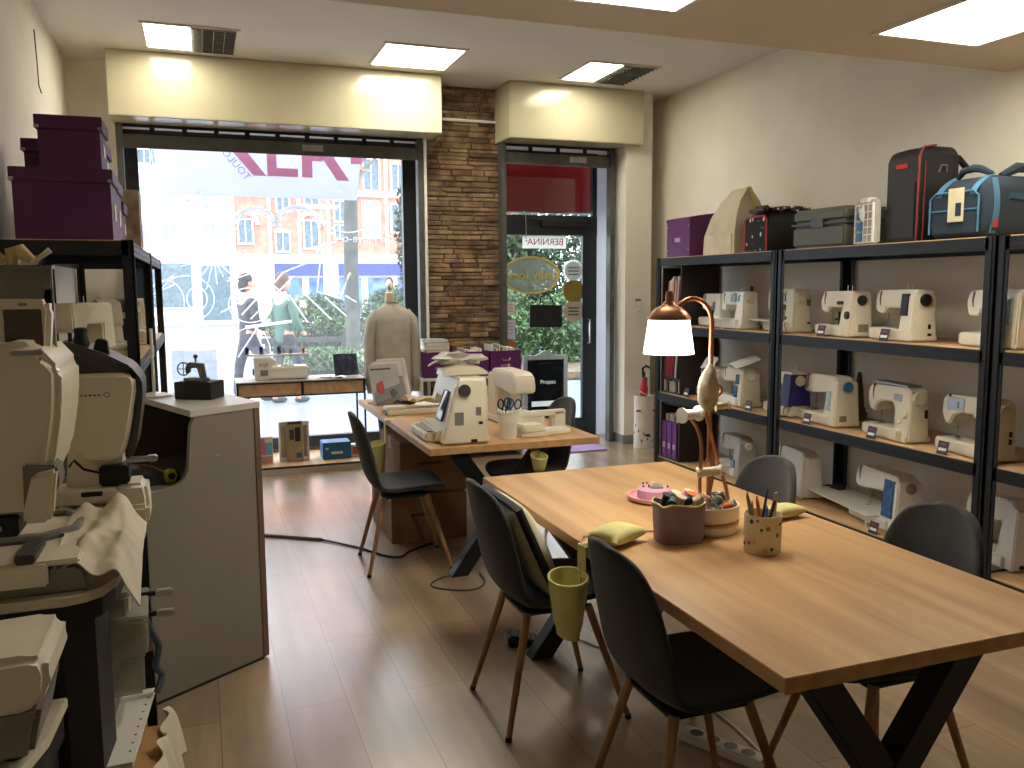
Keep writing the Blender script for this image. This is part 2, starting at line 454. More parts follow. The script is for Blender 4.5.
# glass door
SL = trl('frosted_side_film', srgb(196, 198, 202), .8)
struct(MB().box(3.95, 4.13, 8.243, 8.25, 0, 2.96).build('window_2', SL, smooth=0))
d = thing('door_1', '', '', (0, 8.25, 0)); del d['label']; del d['category']; struct(d)
f = MB()
f.box(2.79, 2.9, -.03, .03, .0, 2.96, bev=.004); f.box(3.79, 3.95, -.03, .03, 0, 2.3, bev=.004)
f.box(2.9, 3.95, -.04, .03, 2.12, 2.32, bev=.004); f.box(2.9, 3.79, -.03, .03, .03, .2, bev=.004); f.box(2.79, 3.95, -.03, .03, 2.84, 2.96)
f.box(3.90, 3.95, -.03, .03, 2.3, 2.96)
f.build('door_frame', NAVY, d)
DG = glass('door_glass', (.93, .97, .96), haze=0, refl=.05)
MB().box(2.9, 3.79, -.004, .004, .2, 2.12).box(2.9, 3.9, -.004, .004, 2.32, 2.84).build('pane', DG, d)
c = MB(); c.box(3.3, 3.86, -.1, -.04, 2.2, 2.26, bev=.008); c.cyl((3.36, -.07, 2.26), (3.2, -.1, 2.275), .01); c.build('door_closer', BLACK, d)
h = MB(); h.tube([(3.85, -.03, 1.0), (3.85, -.08, 1.0), (3.85, -.08, 1.25), (3.85, -.03, 1.25)], .011, 8); h.build('door_handle', STEEL, d)
hk = MB(); hk.tube([(3.12, -.04, 2.36), (3.14, -.05, 2.35), (3.145, -.05, 2.12), (3.14, -.06, 2.08)], .006, 6); hk.build('hook', STEEL, d)
FILM = trl('white_film', srgb(240, 240, 238), .6)
GOLD = trl('gold_vinyl', srgb(206, 184, 110), .5)
REDF = trl('red_vinyl', srgb(200, 40, 50), .5)
def MX(x, y, z): return Matrix.Translation((x, y, z)) @ Matrix.Rotation(rad(90), 4, 'X') @ Matrix.Scale(-1, 4, (1, 0, 0))
s = MB(); s.box(3.12, 3.605, -.012, -.008, 1.985, 2.115, bev=.001, m=FILM)
s.text('BERNINA', .098, MX(3.375, -.0125, 2.05), REDF, .001)
s.text('+', .06, MX(3.165, -.0125, 2.06), RED, .001)
tag(s.build('window_sticker', smooth=0), 'white strip sticker with red mirrored lettering at the top of the door glass', 'sticker', loc=(0, 8.25, 0))
s = MB()
a_ = [(.31*math.cos(2*PI*k/40), 0, .185*math.sin(2*PI*k/40)) for k in range(40)]
s.tube(a_, .011, 6, m=GOLD, closed=True)
s.grid(lambda u, v: (.305*math.cos(2*PI*u)*v, .004, .18*math.sin(2*PI*u)*v), 32, 3, m=mat('frosted_oval', srgb(180, 190, 190), .4, alpha=.45))
s.text('baby lock', .14, MX(0, -.002, .0), GOLD, .002)
tag(s.build('window_sticker', smooth=0), 'gold oval sticker with mirrored gold lettering on the door glass', 'sticker', loc=(3.215, 8.236, 1.71))
for zz, ln, c, lb in ((1.755, .115, FILM, 'topmost white and pale blue round sticker at the right of the door glass'),
                      (1.545, .12, mat('gold_foil', srgb(150, 128, 62), .4, metal=.4), 'gold round sticker on the door glass between two pale ones'),
                      (1.335, .115, mat('beige_sticker', srgb(178, 168, 150), .6), 'lowest beige round sticker at the right of the door glass')):
    s = MB(); s.lathe([(ln, -.002), (ln, .002)], n=32, m=c, axis='Y')
    s.lathe([(ln*.86, -.003), (ln*.86, -.0025)], n=32, m=mat('pale_sticker_ring', srgb(200, 214, 220), .5) if c is FILM else c, axis='Y')
    for k in ((-1, 0, 1) if zz != 1.545 else ()):
        s.box(-.06, .06, -.0045, -.003, k*.035-.008, k*.035+.006, m=mat('sticker_line', srgb(96, 120, 150), .6) if c is FILM else DGREY)
    tag(s.build('round_sticker'), lb, 'sticker', group='round stickers on the door glass', loc=(3.69, 8.238, zz))
# open sign shaped like a shopping bag
s = MB(); s.prism([(-.185, -.13), (.18, -.14), (.175, .09), (-.18, .1)], -.012, .012, 'Y', bev=.003)
s.tube([(-.07, 0, .09), (-.06, 0, .17), (-.02, 0, .21), (.03, 0, .2), (.07, 0, .15), (.085, 0, .09)], .008, 6)
tag(s.build('bag_sign', BLACK), 'black shopping bag shaped sign hanging on the door glass', 'sign', loc=(3.37, 8.22, 1.31))
for zz, hh, m_, lb in ((1.37, .13, PAPER, 'small white notice on the left edge of the door glass, upper of two'), (1.16, .2, mat('lilac_notice', srgb(206, 206, 226), .7), 'larger pale lilac notice on the left edge of the door glass'), (.98, .12, mat('orange_flyer', srgb(206, 96, 56), .7), 'small orange flyer low on the left edge of the door glass')):
    q = MB(); q.box(-.065, .065, -.002, .002, -hh/2, hh/2, m=m_)
    for k in range(4): q.box(-.045, .04, -.003, -.002, hh*.3-k*hh*.17, hh*.3-k*hh*.17+.006, m=GREYP)
    tag(q.build('notice', smooth=0), lb, 'notice', loc=(2.97, 8.236, zz))
# red awning cloth outside above the door
RA = trl('red_awning_cloth', srgb(140, 16, 26), .4)
a = thing('awning', 'dark red fabric sign panel seen through the glass above the door', 'awning', (3.47, 8.5, 2.62))
MB().grid(lambda u, v: (-.46+1.04*u, .01*math.sin(u*9), -.25+.6*v), 20, 4, thick=.004).build('fabric', RA, a)
MB().cyl((-.5, 0, .35), (.55, 0, .35), .02).cyl((-.5, 0, -.25), (.55, 0, -.25), .008).build('rod', STEEL, a)

# ------------------------------------------------------------------ street outside
PAV = mat('wet_paving', srgb(128, 134, 144), .3, var=.08, scale=1.4)
ROAD = mat('asphalt', srgb(120, 122, 126), .8, var=.08, scale=2)
pv = MB().box(-14, 20, 8.32, 13.0, -.12, 0)
struct(pv.build('ground', PAV, smooth=0))
struct(MB().box(-14, 20, 13.0, 60, -.12, -.02).build('ground_road', ROAD, smooth=0))
e = bpy.data.objects['ground_road']; e.name = 'street'
soil = MB(); soil.box(1.0, 14, 13.4, 15.6, -.02, .12, bev=.03)
tag(soil.build('planting_bed', mat('soil', srgb(106, 90, 74), .95, var=.2, scale=12, bump=.5)), 'raised bed of brown soil along the street outside the shop', 'planting bed')
LEAF = [mat('leaf_green', srgb(66, 92, 54), .6, var=.3, scale=3), mat('leaf_dark', srgb(36, 56, 34), .6, var=.3, scale=3), mat('leaf_pale', srgb(94, 118, 80), .6, var=.25, scale=3), mat('leaf_haze', srgb(80, 100, 82), .6, var=.2)]
_fol = {}
def foliage(rx, ry, rz, n, size, m, m2, seed):
    rn = random.Random(seed); q = MB()
    vs = []; fs = [[], []]
    for k in range(n):
        while True:
            x, y, z = rn.uniform(-1, 1), rn.uniform(-1, 1), rn.uniform(-1, 1)
            d = x*x+y*y+z*z
            if d < 1 and d > .15: break
        s_ = size*rn.uniform(.6, 1.5)
        o = Vector((x*rx, y*ry, z*rz)); a = Vector((rn.gauss(0, 1), rn.gauss(0, 1), rn.gauss(0, 1))).normalized()
        b = a.orthogonal().normalized(); b.rotate(Matrix.Rotation(rn.uniform(0, 6), 3, a)); c_ = a.cross(b)
        i = len(vs)
        vs += [o-b*s_, o-c_*s_*.35, o+b*s_, o+c_*s_*.35]
        fs[k % 3 == 0].append((i, i+1, i+2, i+3))
    for fi, mm in ((0, m), (1, m2)):
        used = [v for f_ in fs[fi] for v in f_]; mp_ = {v: k for k, v in enumerate(used)}
        t_ = bmesh.new(); vv = [t_.verts.new(vs[v]) for v in used]
        for f_ in fs[fi]: t_.faces.new([vv[mp_[v]] for v in f_])
        q._merge(t_, mm)
    return q
def bush(name, label, x, y, z0, rx, ry, rz, n, size, m=0, m2=1, seed=1, group=None, stems=5):
    t_ = thing(name, label, 'shrub', (x, y, z0), group=group)
    q = foliage(rx, ry, rz, n, size, LEAF[m], LEAF[m2], seed); o = q.build('foliage', parent=t_, smooth=0); o.location = (0, 0, rz*.95)
    s_ = MB(); rn = random.Random(seed)
    for k in range(stems):
        a = 2*PI*k/stems; s_.tube([(.04*math.cos(a), .04*math.sin(a), -.02), (rx*.4*math.cos(a), ry*.4*math.sin(a), rz*.7), (rx*.6*math.cos(a), ry*.6*math.sin(a), rz*1.3)], [.014, .01, .005], 5)
    s_.build('stem', mat('bark', srgb(112, 98, 84), .9, var=.15), t_)
    return t_
G1 = 'shrubs in the bed outside the window'
bush('leafy_shrub', 'pale green leafy shrub behind the laptop stand, left of the tree trunk', 1.95, 14.2, .1, .8, .5, .27, 3000, .05, 2, 0, 2, G1)
bush('leafy_shrub', 'loose green shrub low outside the window, right of the tree trunk', 3.1, 14.1, .1, .7, .5, .25, 2600, .05, 0, 2, 3, G1)
G2 = 'hedge bushes across the pavement'
bush('hedge_bush', 'green hedge bush left of the tree trunk beyond the low rail', 2.1, 17.4, .1, .95, .6, .72, 6000, .055, 0, 2, 4, G2)
bush('hedge_bush', 'tall green hedge bush right of the tree trunk, beside the mannequin', 3.9, 17.2, .1, 1.05, .6, .8, 6500, .055, 0, 1, 5, G2)
G3 = 'greenery seen through the door'
bush('hedge_bush', 'bright bamboo like bush low in the left of the door glass', 5.4, 15.2, .1, .8, .5, .75, 5200, .055, 0, 2, 6, G3)
bush('hedge_bush', 'bright leafy bush low in the right of the door glass', 6.7, 15.4, .1, .9, .5, .7, 5200, .055, 2, 0, 7, G3)
bush('tall_shrub', 'tall dark evergreen shrub behind the bright bushes in the door glass', 6.1, 17.6, .1, 1.5, .6, 1.7, 8000, .075, 1, 0, 8, G3)
bush('tall_shrub', 'tall dark evergreen shrub at the left edge of the door glass', 7.9, 18.4, .1, 1.5, .6, 1.9, 7000, .075, 1, 3, 9, G3)
bush('tall_shrub', 'dark climbing shrub high at the right side of the shop window', 4.75, 19.5, 1.3, .5, .4, 1.6, 2600, .07, 1, 0, 10, G3)
# tree, with trunk and bare crown
t_ = thing('tree', 'grey tree trunk with bare twigs standing outside the shop window', 'tree', (2.52, 15.12, 0))
q = MB(); q.tube([(0, 0, -.1), (.0, 0, .5), (-.01, 0, 1.8), (.02, 0, 3.2), (0, 0, 5)], [.17, .135, .125, .12, .11], 14)
q.build('trunk', mat('plane_bark', srgb(78, 80, 74), .9, var=.15, scale=6, bump=.3, bscale=20), t_)
q = MB(); rn = random.Random(5)
for k in range(26):
    a = rn.uniform(0, 6.28); z0 = rn.uniform(3, 4.8); R1 = rn.uniform(.7, 2)
    p1 = Vector((R1*.5*math.cos(a), R1*.5*math.sin(a), z0+.5)); p2 = Vector((R1*math.cos(a+.3), R1*math.sin(a+.3), z0+rn.uniform(.2, 1.4)))
    q.tube([(0, 0, z0), p1, p2], [.05, .025, .01], 5)
q.build('branch', mat('twig', srgb(120, 112, 100), .9), t_)
# street lamp post (thin dark pole) and iron rail
t_ = thing('street_lamp', 'slim dark ornate lamp post standing across the street', 'lamp post', (4.42, 18.6, -.02))
q = MB(); q.tube([(0, 0, 0), (0, 0, .6), (0, 0, 5.4)], [.1, .06, .045], 8); q.build('pole', mat('lamp_blue_grey', srgb(86, 96, 130), .5), t_)
q = MB()
for s_ in (-1, 1): q.tube([(0, 0, 4.9), (s_*.25, 0, 5.1), (s_*.5, 0, 4.9), (s_*.45, 0, 4.7)], .03, 6); q.ball((s_*.45, 0, 4.6), .1, n=6)
q.build('lantern_arm', mat('lamp_blue_grey', (0, 0, 0)), t_)
t_ = thing('street_railing', 'low dark street railing running in front of the hedge', 'railing', (4.4, 15.9, -.02))
q = MB(); q.box(-3.4, 3.6, -.03, .03, .62, .72, bev=.01); q.box(-3.4, 3.6, -.02, .02, .48, .54, bev=.01); q.build('rail', mat('weathered_grey', srgb(70, 70, 70), .7), t_)
for k in range(6):
    MB().box(-.04, .04, -.04, .04, 0, .72, bev=.01).build('post', mat('weathered_grey', (0, 0, 0)), t_, loc=(-3.3+k*1.36, 0, 0))

# facades
WF = mat('white_facade', srgb(240, 238, 232), .8, var=.02)
BF = mat('pink_brick_facade', srgb(206, 126, 106), .85, var=.12, scale=3)
TRIMW = mat('stone_trim', srgb(236, 230, 220), .7, var=.03)
PANE = mat('window_pane', srgb(84, 104, 112), .15, var=.2)
SHUT = mat('louvre_shutter', srgb(150, 170, 186), .6, var=.1)
def fwin(parent, x0, z0, x1, z1, shut=False, arch=False):
    q = MB(); w_ = .07
    q.box(x0-w_, x1+w_, -.08, .05, z0-w_, z0); q.box(x0-w_, x0, -.08, .05, z0, z1); q.box(x1, x1+w_, -.08, .05, z0, z1); q.box(x0-w_, x1+w_, -.08, .05, z1, z1+w_)
    q.box((x0+x1)/2-.02, (x0+x1)/2+.02, -.04, .02, z0, z1)
    if arch:
        cx = (x0+x1)/2; R1 = (x1-x0)/2+.25
        q.tube([(cx+R1*math.cos(PI*k/12), -.05, z1-.2+R1*math.sin(PI*k/12)) for k in range(13)], .1, 5)
    o = q.build('window', TRIMW, parent, smooth=0)
    p = MB(); p.box(x0, x1, -.01, .03, z0, z1)
    if shut:
        for k in range(int((z1-z0)/.1)): p.box(x0, x1, -.03, 0, z0+k*.1, z0+k*.1+.05)
    p.build('pane', SHUT if shut else PANE, o, smooth=0)
FY = 40
t_ = thing('building', 'white plastered building across the street, left in the shop window', 'building', (0, FY, 0))
q = MB(); q.box(-16, 1.42, 0, 6, 0, 13); q.box(-16, 1.42, -.12, 0, 6.35, 6.5); q.box(-16, 1.42, -.1, 0, 2.95, 3.05); q.build('wall', WF, t_, smooth=0)
for a in ((-2.2, 6.89, -1.7, 7.45), (-1.65, 6.87, -1.11, 7.47), (-1.06, 6.85, -0.11, 7.52)): fwin(t_, *a)
for a in ((-1.31, 5.08, -0.75, 5.94), (-1.32, 3.34, -0.79, 4.29), (-2.18, 5.06, -1.76, 5.9), (-2.18, 3.3, -1.76, 4.3), (.3, 3.3, .8, 4.4), (.3, 5.0, .8, 5.95)): fwin(t_, *a, shut=True)
q = MB(); q.box(-2.4, -.3, -.05, .05, .8, 2.7); q.box(.1, 1.3, -.05, .05, .2, 2.6); q.build('shop_glass', PANE, t_, smooth=0)
t_ = thing('building', 'pink brick building with arched windows and a blue shop sign across the street', 'building', (0, FY, 0))
q = MB(); q.box(1.45, 16, .05, 6, 0, 14, m=BF)
for x in (1.45, 3.0, 4.3, 5.6, 6.85, 8.3, 9.6): q.box(x, x+.14, -.04, .06, 2.9, 12, m=TRIMW)
q.box(1.45, 16, -.1, .06, 5.75, 6.0, m=TRIMW); q.box(1.45, 16, -.15, .06, 2.7, 3.1, m=TRIMW); q.box(1.45, 16, -.06, .06, 0, 2.7, m=TRIMW)
q.box(1.45, 16, -.1, .06, 8.2, 8.5, m=TRIMW)
q.build('wall', None, t_, smooth=0)
for a in ((3.42, 5.02, 3.92, 5.61), (3.35, 3.25, 3.9, 4.06), (5.97, 4.63, 6.46, 5.5), (5.95, 3.86, 6.42, 4.41), (8.61, 4.17, 9.21, 5.43), (4.65, 5.27, 5.24, 5.6), (7.34, 6.06, 8.03, 7.45), (8.65, 6.1, 9.25, 7.27), (6.02, 6.2, 6.51, 7.38), (4.68, 6.2, 5.3, 7.33), (3.46, 6.2, 3.98, 7.27)): fwin(t_, *a)
for a in ((1.75, 3.59, 2.31, 4.6), (4.59, 3.39, 5.2, 4.6)): fwin(t_, *a, arch=True)
fwin(t_, 7.29, 3.92, 7.98, 5.5, shut=True)
q = MB(); q.box(3.2, 9.95, -.35, -.05, 2.15, 2.68); q.build('shop_sign', mat('blue_fascia', srgb(52, 64, 200), .5), t_, smooth=0)
q = MB()
for k, x in enumerate((3.3, 4.7, 6.0, 7.4, 8.8)): q.box(x, x+1.1, -.1, 0, .5, 2.05)
q.build('shop_glass', mat('shop_glass_blue', srgb(88, 120, 190), .2, var=.3, scale=2), t_, smooth=0)

# flag banner hanging outside behind the pane
BAN = trl('translucent_banner', srgb(222, 224, 236), .6)
MAG = trl('magenta_print', srgb(226, 150, 182), .6)
t_ = thing('banner', 'pale hanging banner with large pink mirrored letters outside the window', 'banner', (.6, 8.75, 2.9))
q = MB(); q.prism([(-.9, -.42), (.93, -.43), (1.02, .3), (-.98, .3)], -.002, .002, 'Y', m=BAN)
def st(*p): q.prism(list(p), -.008, -.003, 'Y', m=MAG)
st((-.33, .1), (-.19, .1), (.06, -.22), (-.06, -.22)); st((.07, .1), (.16, .1), (.16, -.14), (.36, -.14), (.36, -.22), (.07, -.22))
st((.4, .12), (.5, .12), (.5, -.22), (.4, -.22)); st((.5, .12), (.62, .12), (.86, -.24), (.74, -.24)); st((.5, .02), (.62, .02), (.6, -.06), (.5, -.06)); st((.88, .0), (1.0, .0), (1.0, -.07), (.88, -.07))
q.text('TOULOUSE', .1, Matrix.Translation((-.27, -.006, -.06)) @ Matrix.Rotation(rad(90), 4, 'X') @ Matrix.Rotation(rad(-50), 4, 'Z') @ Matrix.Scale(-1, 4, (1, 0, 0)), mat('banner_lettering', srgb(150, 130, 170), .7), .001)
q.build('cloth', None, t_, smooth=0)
MB().cyl((-1.02, 0, .3), (1.06, 0, .3), .015).build('rod', STEEL, t_)
# pavement A board seen through the door
t_ = thing('chalkboard_sign', 'black chalkboard A-frame sign with white frame outside the door', 'sign', (3.70, 9.05, -.06), rz=-3)
q = MB()
q.prism([(-.27, 0), (-.22, 0), (-.22, .82), (.22, .82), (.22, 0), (.27, 0), (.27, .87), (.12, .87), (0, .93), (-.12, .87), (-.27, .87)], -.02, .02, 'Y', bev=.003); q.box(-.22, .22, -.02, .02, .06, .11)
q.build('frame', mat('board_frame', srgb(120, 116, 108), .8), t_)
q = MB(); q.box(-.22, .22, -.008, .008, .11, .82, m=mat('chalkboard', srgb(12, 12, 14), 1, spec=.05))
for s_, z_, k in (('Projets', .56, .065),): q.text(s_, k, Matrix.Translation((.03, -.01, z_)) @ Matrix.Rotation(rad(90), 4, 'X'), PAPER, .001)
q.box(-.17, .2, -.012, -.008, .28, .34, m=PAPER); q.box(-.17, .2, -.012, -.008, .16, .24, m=PAPER)
for k in range(8): q.box(-.15+k*.042, -.125+k*.042, -.014, -.012, .175, .225, m=INK)
q.build('board', None, t_, smooth=0)
MB().prism([(.02, .8), (.05, .8), (.38, 0), (.34, 0)], -.24, -.21, 'X').prism([(.02, .8), (.05, .8), (.38, 0), (.34, 0)], .21, .24, 'X').build('rear_leg', TRIMW, t_)

# ------------------------------------------------------------------ people outside
SKIN = mat('skin', srgb(196, 150, 126), .55, var=.03)
def skinned(name, pts, edges, m, parent, root=0, sub=2):
    me = bpy.data.meshes.new(name); me.from_pydata([p[:3] for p in pts], edges, [])
    o = bpy.data.objects.new(name, me); COL.objects.link(o); o.parent = parent
    sk = o.modifiers.new('s', 'SKIN'); sk.use_smooth_shade = True
    for k, p in enumerate(pts):
        me.skin_vertices[0].data[k].radius = (p[3], p[4] if len(p) > 4 else p[3]); me.skin_vertices[0].data[k].use_root = (k == root)
    sb = o.modifiers.new('u', 'SUBSURF'); sb.levels = sub; sb.render_levels = sub
    me.materials.append(m)
    return o
def person(label, loc, rz, top, trouser, hair, walk=.12, group=None):
    t_ = thing('person', label, 'person', loc, rz, group)
    # body: pelvis 0
    P_ = [(0, 0, .95, .13, .1), (0, 0, 1.1, .13, .1), (0, 0, 1.28, .15, .11), (0, 0, 1.42, .13, .09), (0, 0, 1.5, .055), (0, .01, 1.57, .052)]
    E_ = [(0, 1), (1, 2), (2, 3), (3, 4), (4, 5)]
    for s_ in (-1, 1):
        i = len(P_)
        P_ += [(s_*.17, 0, 1.41, .055), (s_*.24, .02, 1.14, .042), (s_*.2, .16, .98, .033), (s_*.18, .22, .95, .03)]
        E_ += [(3, i), (i, i+1), (i+1, i+2), (i+2, i+3)]
        j = len(P_); sw = s_*walk
        P_ += [(s_*.09, 0, .86, .09), (s_*.1, .05+sw, .5, .06), (s_*.1, sw, .1, .042), (s_*.1, sw+.0, .05, .04), (s_*.1, sw+.14, .035, .035)]
        E_ += [(0, j), (j, j+1), (j+1, j+2), (j+2, j+3), (j+3, j+4)]
    skinned('body', P_, E_, SKIN, t_)
    J = [(0, 0, .8, .165, .13), (0, 0, 1.1, .155, .12), (0, 0, 1.28, .17, .125), (0, 0, 1.42, .15, .105), (0, 0, 1.48, .07)]
    Ej = [(0, 1), (1, 2), (2, 3), (3, 4)]
    for s_ in (-1, 1):
        i = len(J); J += [(s_*.18, 0, 1.41, .07), (s_*.245, .02, 1.14, .058), (s_*.205, .15, 1.0, .046)]; Ej += [(3, i), (i, i+1), (i+1, i+2)]
    skinned('jacket', J, Ej, top, t_)
    K = [(0, 0, .95, .135, .11), (0, 0, 1.08, .13, .1)]; Ek = [(0, 1)]
    for s_ in (-1, 1):
        sw = s_*walk; i = len(K); K += [(s_*.09, 0, .86, .1), (s_*.1, .05+sw, .5, .072), (s_*.1, sw, .08, .06)]; Ek += [(0, i), (i, i+1), (i+1, i+2)]
    skinned('trousers', K, Ek, trouser, t_)
    for s_ in (-1, 1):
        q = MB(); q.ball((0, .04, 0), (.05, .13, .045), n=8); q.build('shoe', BLACK, t_, loc=(s_*.1, s_*walk+.03, .04))
    q = MB(); q.ball((0, .015, 1.68), (.078, .098, .12), n=12); q.ball((0, .115, 1.67), (.014, .02, .022), n=6)
    for s_ in (-1, 1): q.ball((s_*.08, .01, 1.67), (.012, .022, .032), n=6)
    q.build('head', SKIN, t_)
    q = MB()
    for s_ in (-1, 1): q.ball((s_*.03, .102, 1.695), (.012, .008, .008), n=6, m=INK)
    q.ball((0, .105, 1.625), (.025, .01, .006), n=6, m=RED); q.build('face', None, t_)
    q = MB(); q.ball((0, -.012, 1.71), (.092, .105, .115), n=12); q.ball((0, -.06, 1.64), (.085, .06, .1), n=8); q.build('hair', hair, t_)
    return t_
HAIRB = mat('brown_hair', srgb(92, 66, 50), .8); HAIRD = mat('dark_hair', srgb(40, 34, 32), .8)
person('person in a sage green coat with brown hair walking past outside the window', (1.08, 12.2, 0), -60, mat('sage_coat', srgb(74, 104, 92), .85), mat('dark_trousers', srgb(44, 46, 58), .85), HAIRB)
person('person in dark clothing walking past at the left of the one in green', (.62, 12.6, 0), -70, mat('dark_coat', srgb(52, 50, 56), .85), mat('dark_trousers', (0, 0, 0)), HAIRD, .16)
person('person with dark hair behind the hedge, right of the tree trunk', (4.0, 19.0, 0), 160, mat('blue_coat', srgb(96, 110, 130), .85), mat('dark_trousers', (0, 0, 0)), HAIRD, .1)
# ------------------------------------------------------------------ ceiling lights
LIT = mat('lit_diffuser', (1, .93, .76), .6, emit=(1, .92, .75), estr=17)
LITG = mat('louvre_grey', srgb(120, 122, 112), .5, metal=.3)
FRAMEW = mat('light_frame', srgb(205, 200, 190), .5)
def ceiling_light(x0, x1, y0, y1, z, label, grille=None):
    t_ = thing('ceiling_light', label, 'ceiling light', ((x0+x1)/2, (y0+y1)/2, z), group='recessed ceiling light panels')
    hx, hy = (x1-x0)/2, (y1-y0)/2
    q = MB()
    q.box(-hx-.025, hx+.025, -hy-.025, -hy, -.012, 0); q.box(-hx-.025, hx+.025, hy, hy+.025, -.012, 0)
    q.box(-hx-.025, -hx, -hy, hy, -.012, 0); q.box(hx, hx+.025, -hy, hy, -.012, 0)
    q.build('frame', FRAMEW, t_, smooth=0)
    gx = hx if grille is None else -hx+2*hx*grille
    MB().box(-hx, gx, -hy, hy, -.006, -.001).build('diffuser', LIT, t_, smooth=0)
    if grille is not None:
        q = MB(); q.box(gx, hx, -hy, hy, -.004, -.001)
        n = 9
        for k in range(n+1): q.box(gx-.01, hx, -hy+2*hy*k/n-.004, -hy+2*hy*k/n+.004, -.02, -.001)
        for k in range(1, 4): q.box(gx+(hx-gx)*k/4-.003, gx+(hx-gx)*k/4+.003, -hy, hy, -.018, -.001)
        q.build('louvre', LITG, t_, smooth=0)
    return t_
ceiling_light(-.29, .34, 6.76, 7.39, CH, 'recessed ceiling light with a grey louvre half, far left over the window', .5)
ceiling_light(1.44, 2.07, 6.72, 7.36, CH, 'fully lit square ceiling light in the middle of the far row')
ceiling_light(3.17, 3.80, 6.72, 7.34, CH, 'recessed ceiling light with a grey louvre half, nearest the door', .5)
ceiling_light(1.42, 2.04, 2.88, 3.46, 2.82, 'lit ceiling panel in the lower ceiling, cut by the top of the picture')
ceiling_light(3.17, 3.80, 2.84, 3.445, 2.82, 'large bright ceiling panel in the lower ceiling at top right')
for o in (bpy.data.objects['ceiling_light'],): pass

# ------------------------------------------------------------------ storage racks
def rack(label, x0, x1, y0, y1, zs, front=-1, group=None):
    """open metal rack, local origin at its middle on the floor"""
    cx, cy = (x0+x1)/2, (y0+y1)/2; hx, hy = (x1-x0)/2, (y1-y0)/2
    t_ = thing('metal_shelving_rack', label, 'shelving rack', (cx, cy, 0), group=group)
    top = zs[-1]
    for sx in (-1, 1):
        for sy in (-1, 1):
            q = MB(); xa, xb = sorted((sx*hx, sx*(hx-.05))); ya, yb = sorted((sy*hy, sy*(hy-.065)))
            q.box(xa, xa+.006 if sx < 0 else xb, ya, yb, 0, top) if sx < 0 else q.box(xb-.006, xb, ya, yb, 0, top)
            if sy < 0: q.box(xa, xb, ya, ya+.006, 0, top)
            else: q.box(xa, xb, yb-.006, yb, 0, top)
            xm = -hx+.0 if sx < 0 else hx
            # raised bead down the face and keyhole rivets
            q.box(*( (-hx-.005, -hx+.001) if sx < 0 else (hx-.001, hx+.005)), (ya+yb)/2-.012, (ya+yb)/2+.012, 0, top, bev=.002)
            for k in range(int(top/.12)):
                zc = .08+k*.12
                q.cyl(((-hx-.0065) if sx < 0 else hx+.0065, (ya+yb)/2, zc), ((-hx) if sx < 0 else hx, (ya+yb)/2, zc), .004, n=6, m=None)
            q.build('upright', BLACKM, t_)
            MB().box(xa-.002, xb+.002, ya-.002, yb+.002, 0, .02, bev=.003).build('foot', BLACK, t_)
    for z in zs:
        q = MB()
        for xx, s_ in ((-hx, 1), (hx, -1)):
            a, b = sorted((xx, xx+s_*.012)); q.box(a, b, -hy+.02, hy-.02, z-.075, z-.006, bev=.002)
            a, b = sorted((xx+s_*.01, xx+s_*.03)); q.box(a, b, -hy+.02, hy-.02, z-.03, z-.02)
            a, b = sorted((xx-s_*.004, xx+s_*.004)); q.box(a, b, -hy+.066, hy-.066, z-.022, z-.014, bev=.002)
            q.box(a, b, -hy+.066, hy-.066, z-.054, z-.046, bev=.002)
        for yy in (-hy, hy-.012): q.box(-hx+.02, hx-.02, yy, yy+.012, z-.075, z-.006)
        q.build('beam', BLACKM, t_)
        MB().box(-hx+.013, hx-.013, -hy+.013, hy-.013, z-.012, z, bev=.001).build('shelf', CHIP, t_)
    return t_
RZ = [.06, .65, 1.255, 1.84]
rack('black metal rack with chipboard shelves at the far end, nearest the door', 3.835, 4.45, 5.06, 6.76, RZ)
rack('black metal rack with chipboard shelves in the middle of the right wall', 3.835, 4.45, 3.29, 5.05, RZ)
rack('black metal rack with chipboard shelves at the right edge of the picture', 3.835, 4.45, 1.5, 3.28, RZ)
rack('black metal rack against the left wall carrying purple boxes, nearest the counter', -.93, -.3, 4.62, 6.24, [.06, .65, 1.23, 1.84])
rack('black metal rack against the left wall at the far end beside the window', -.93, -.3, 6.26, 7.84, [.06, .65, 1.23, 1.84])

# ------------------------------------------------------------------ tables
def table(label, x0, x1, y0, y1, ya, yb, group):
    cx, cy = (x0+x1)/2, (y0+y1)/2; hx, hy = (x1-x0)/2, (y1-y0)/2
    t_ = thing('work_table', label, 'table', (cx, cy, 0), group=group)
    MB().box(-hx, hx, -hy, hy, .712, .75, bev=.002).build('tabletop', OAK, t_)
    for yy in (ya-cy, yb-cy):
        q = MB(); w_ = .25; b = .055
        for s_ in (-1, 1):
            q.prism([(s_*(w_-b*.9)-.06, 0), (s_*(w_+b*.9)-.06, 0), (-s_*(w_-b*.9)-.06, .70), (-s_*(w_+b*.9)-.06, .70)], yy-.036+.002*s_, yy+.036+.002*s_, 'Y', bev=.003)
        q.box(-w_-.12, w_+.0, yy-.05, yy+.05, .704, .7115); q.build('crossed_leg', mat('table_leg_black', srgb(24, 27, 34), .45, metal=.1), t_)
    return t_
table('large oak topped work table with black crossed legs in the foreground', 1.155, 2.095, 1.455, 3.57, 1.58, 3.3, 'oak topped work tables')
table('oak topped work table by the brick pillar carrying sewing machines', 1.10, 2.09, 4.30, 6.44, 4.44, 6.2, 'oak topped work tables')

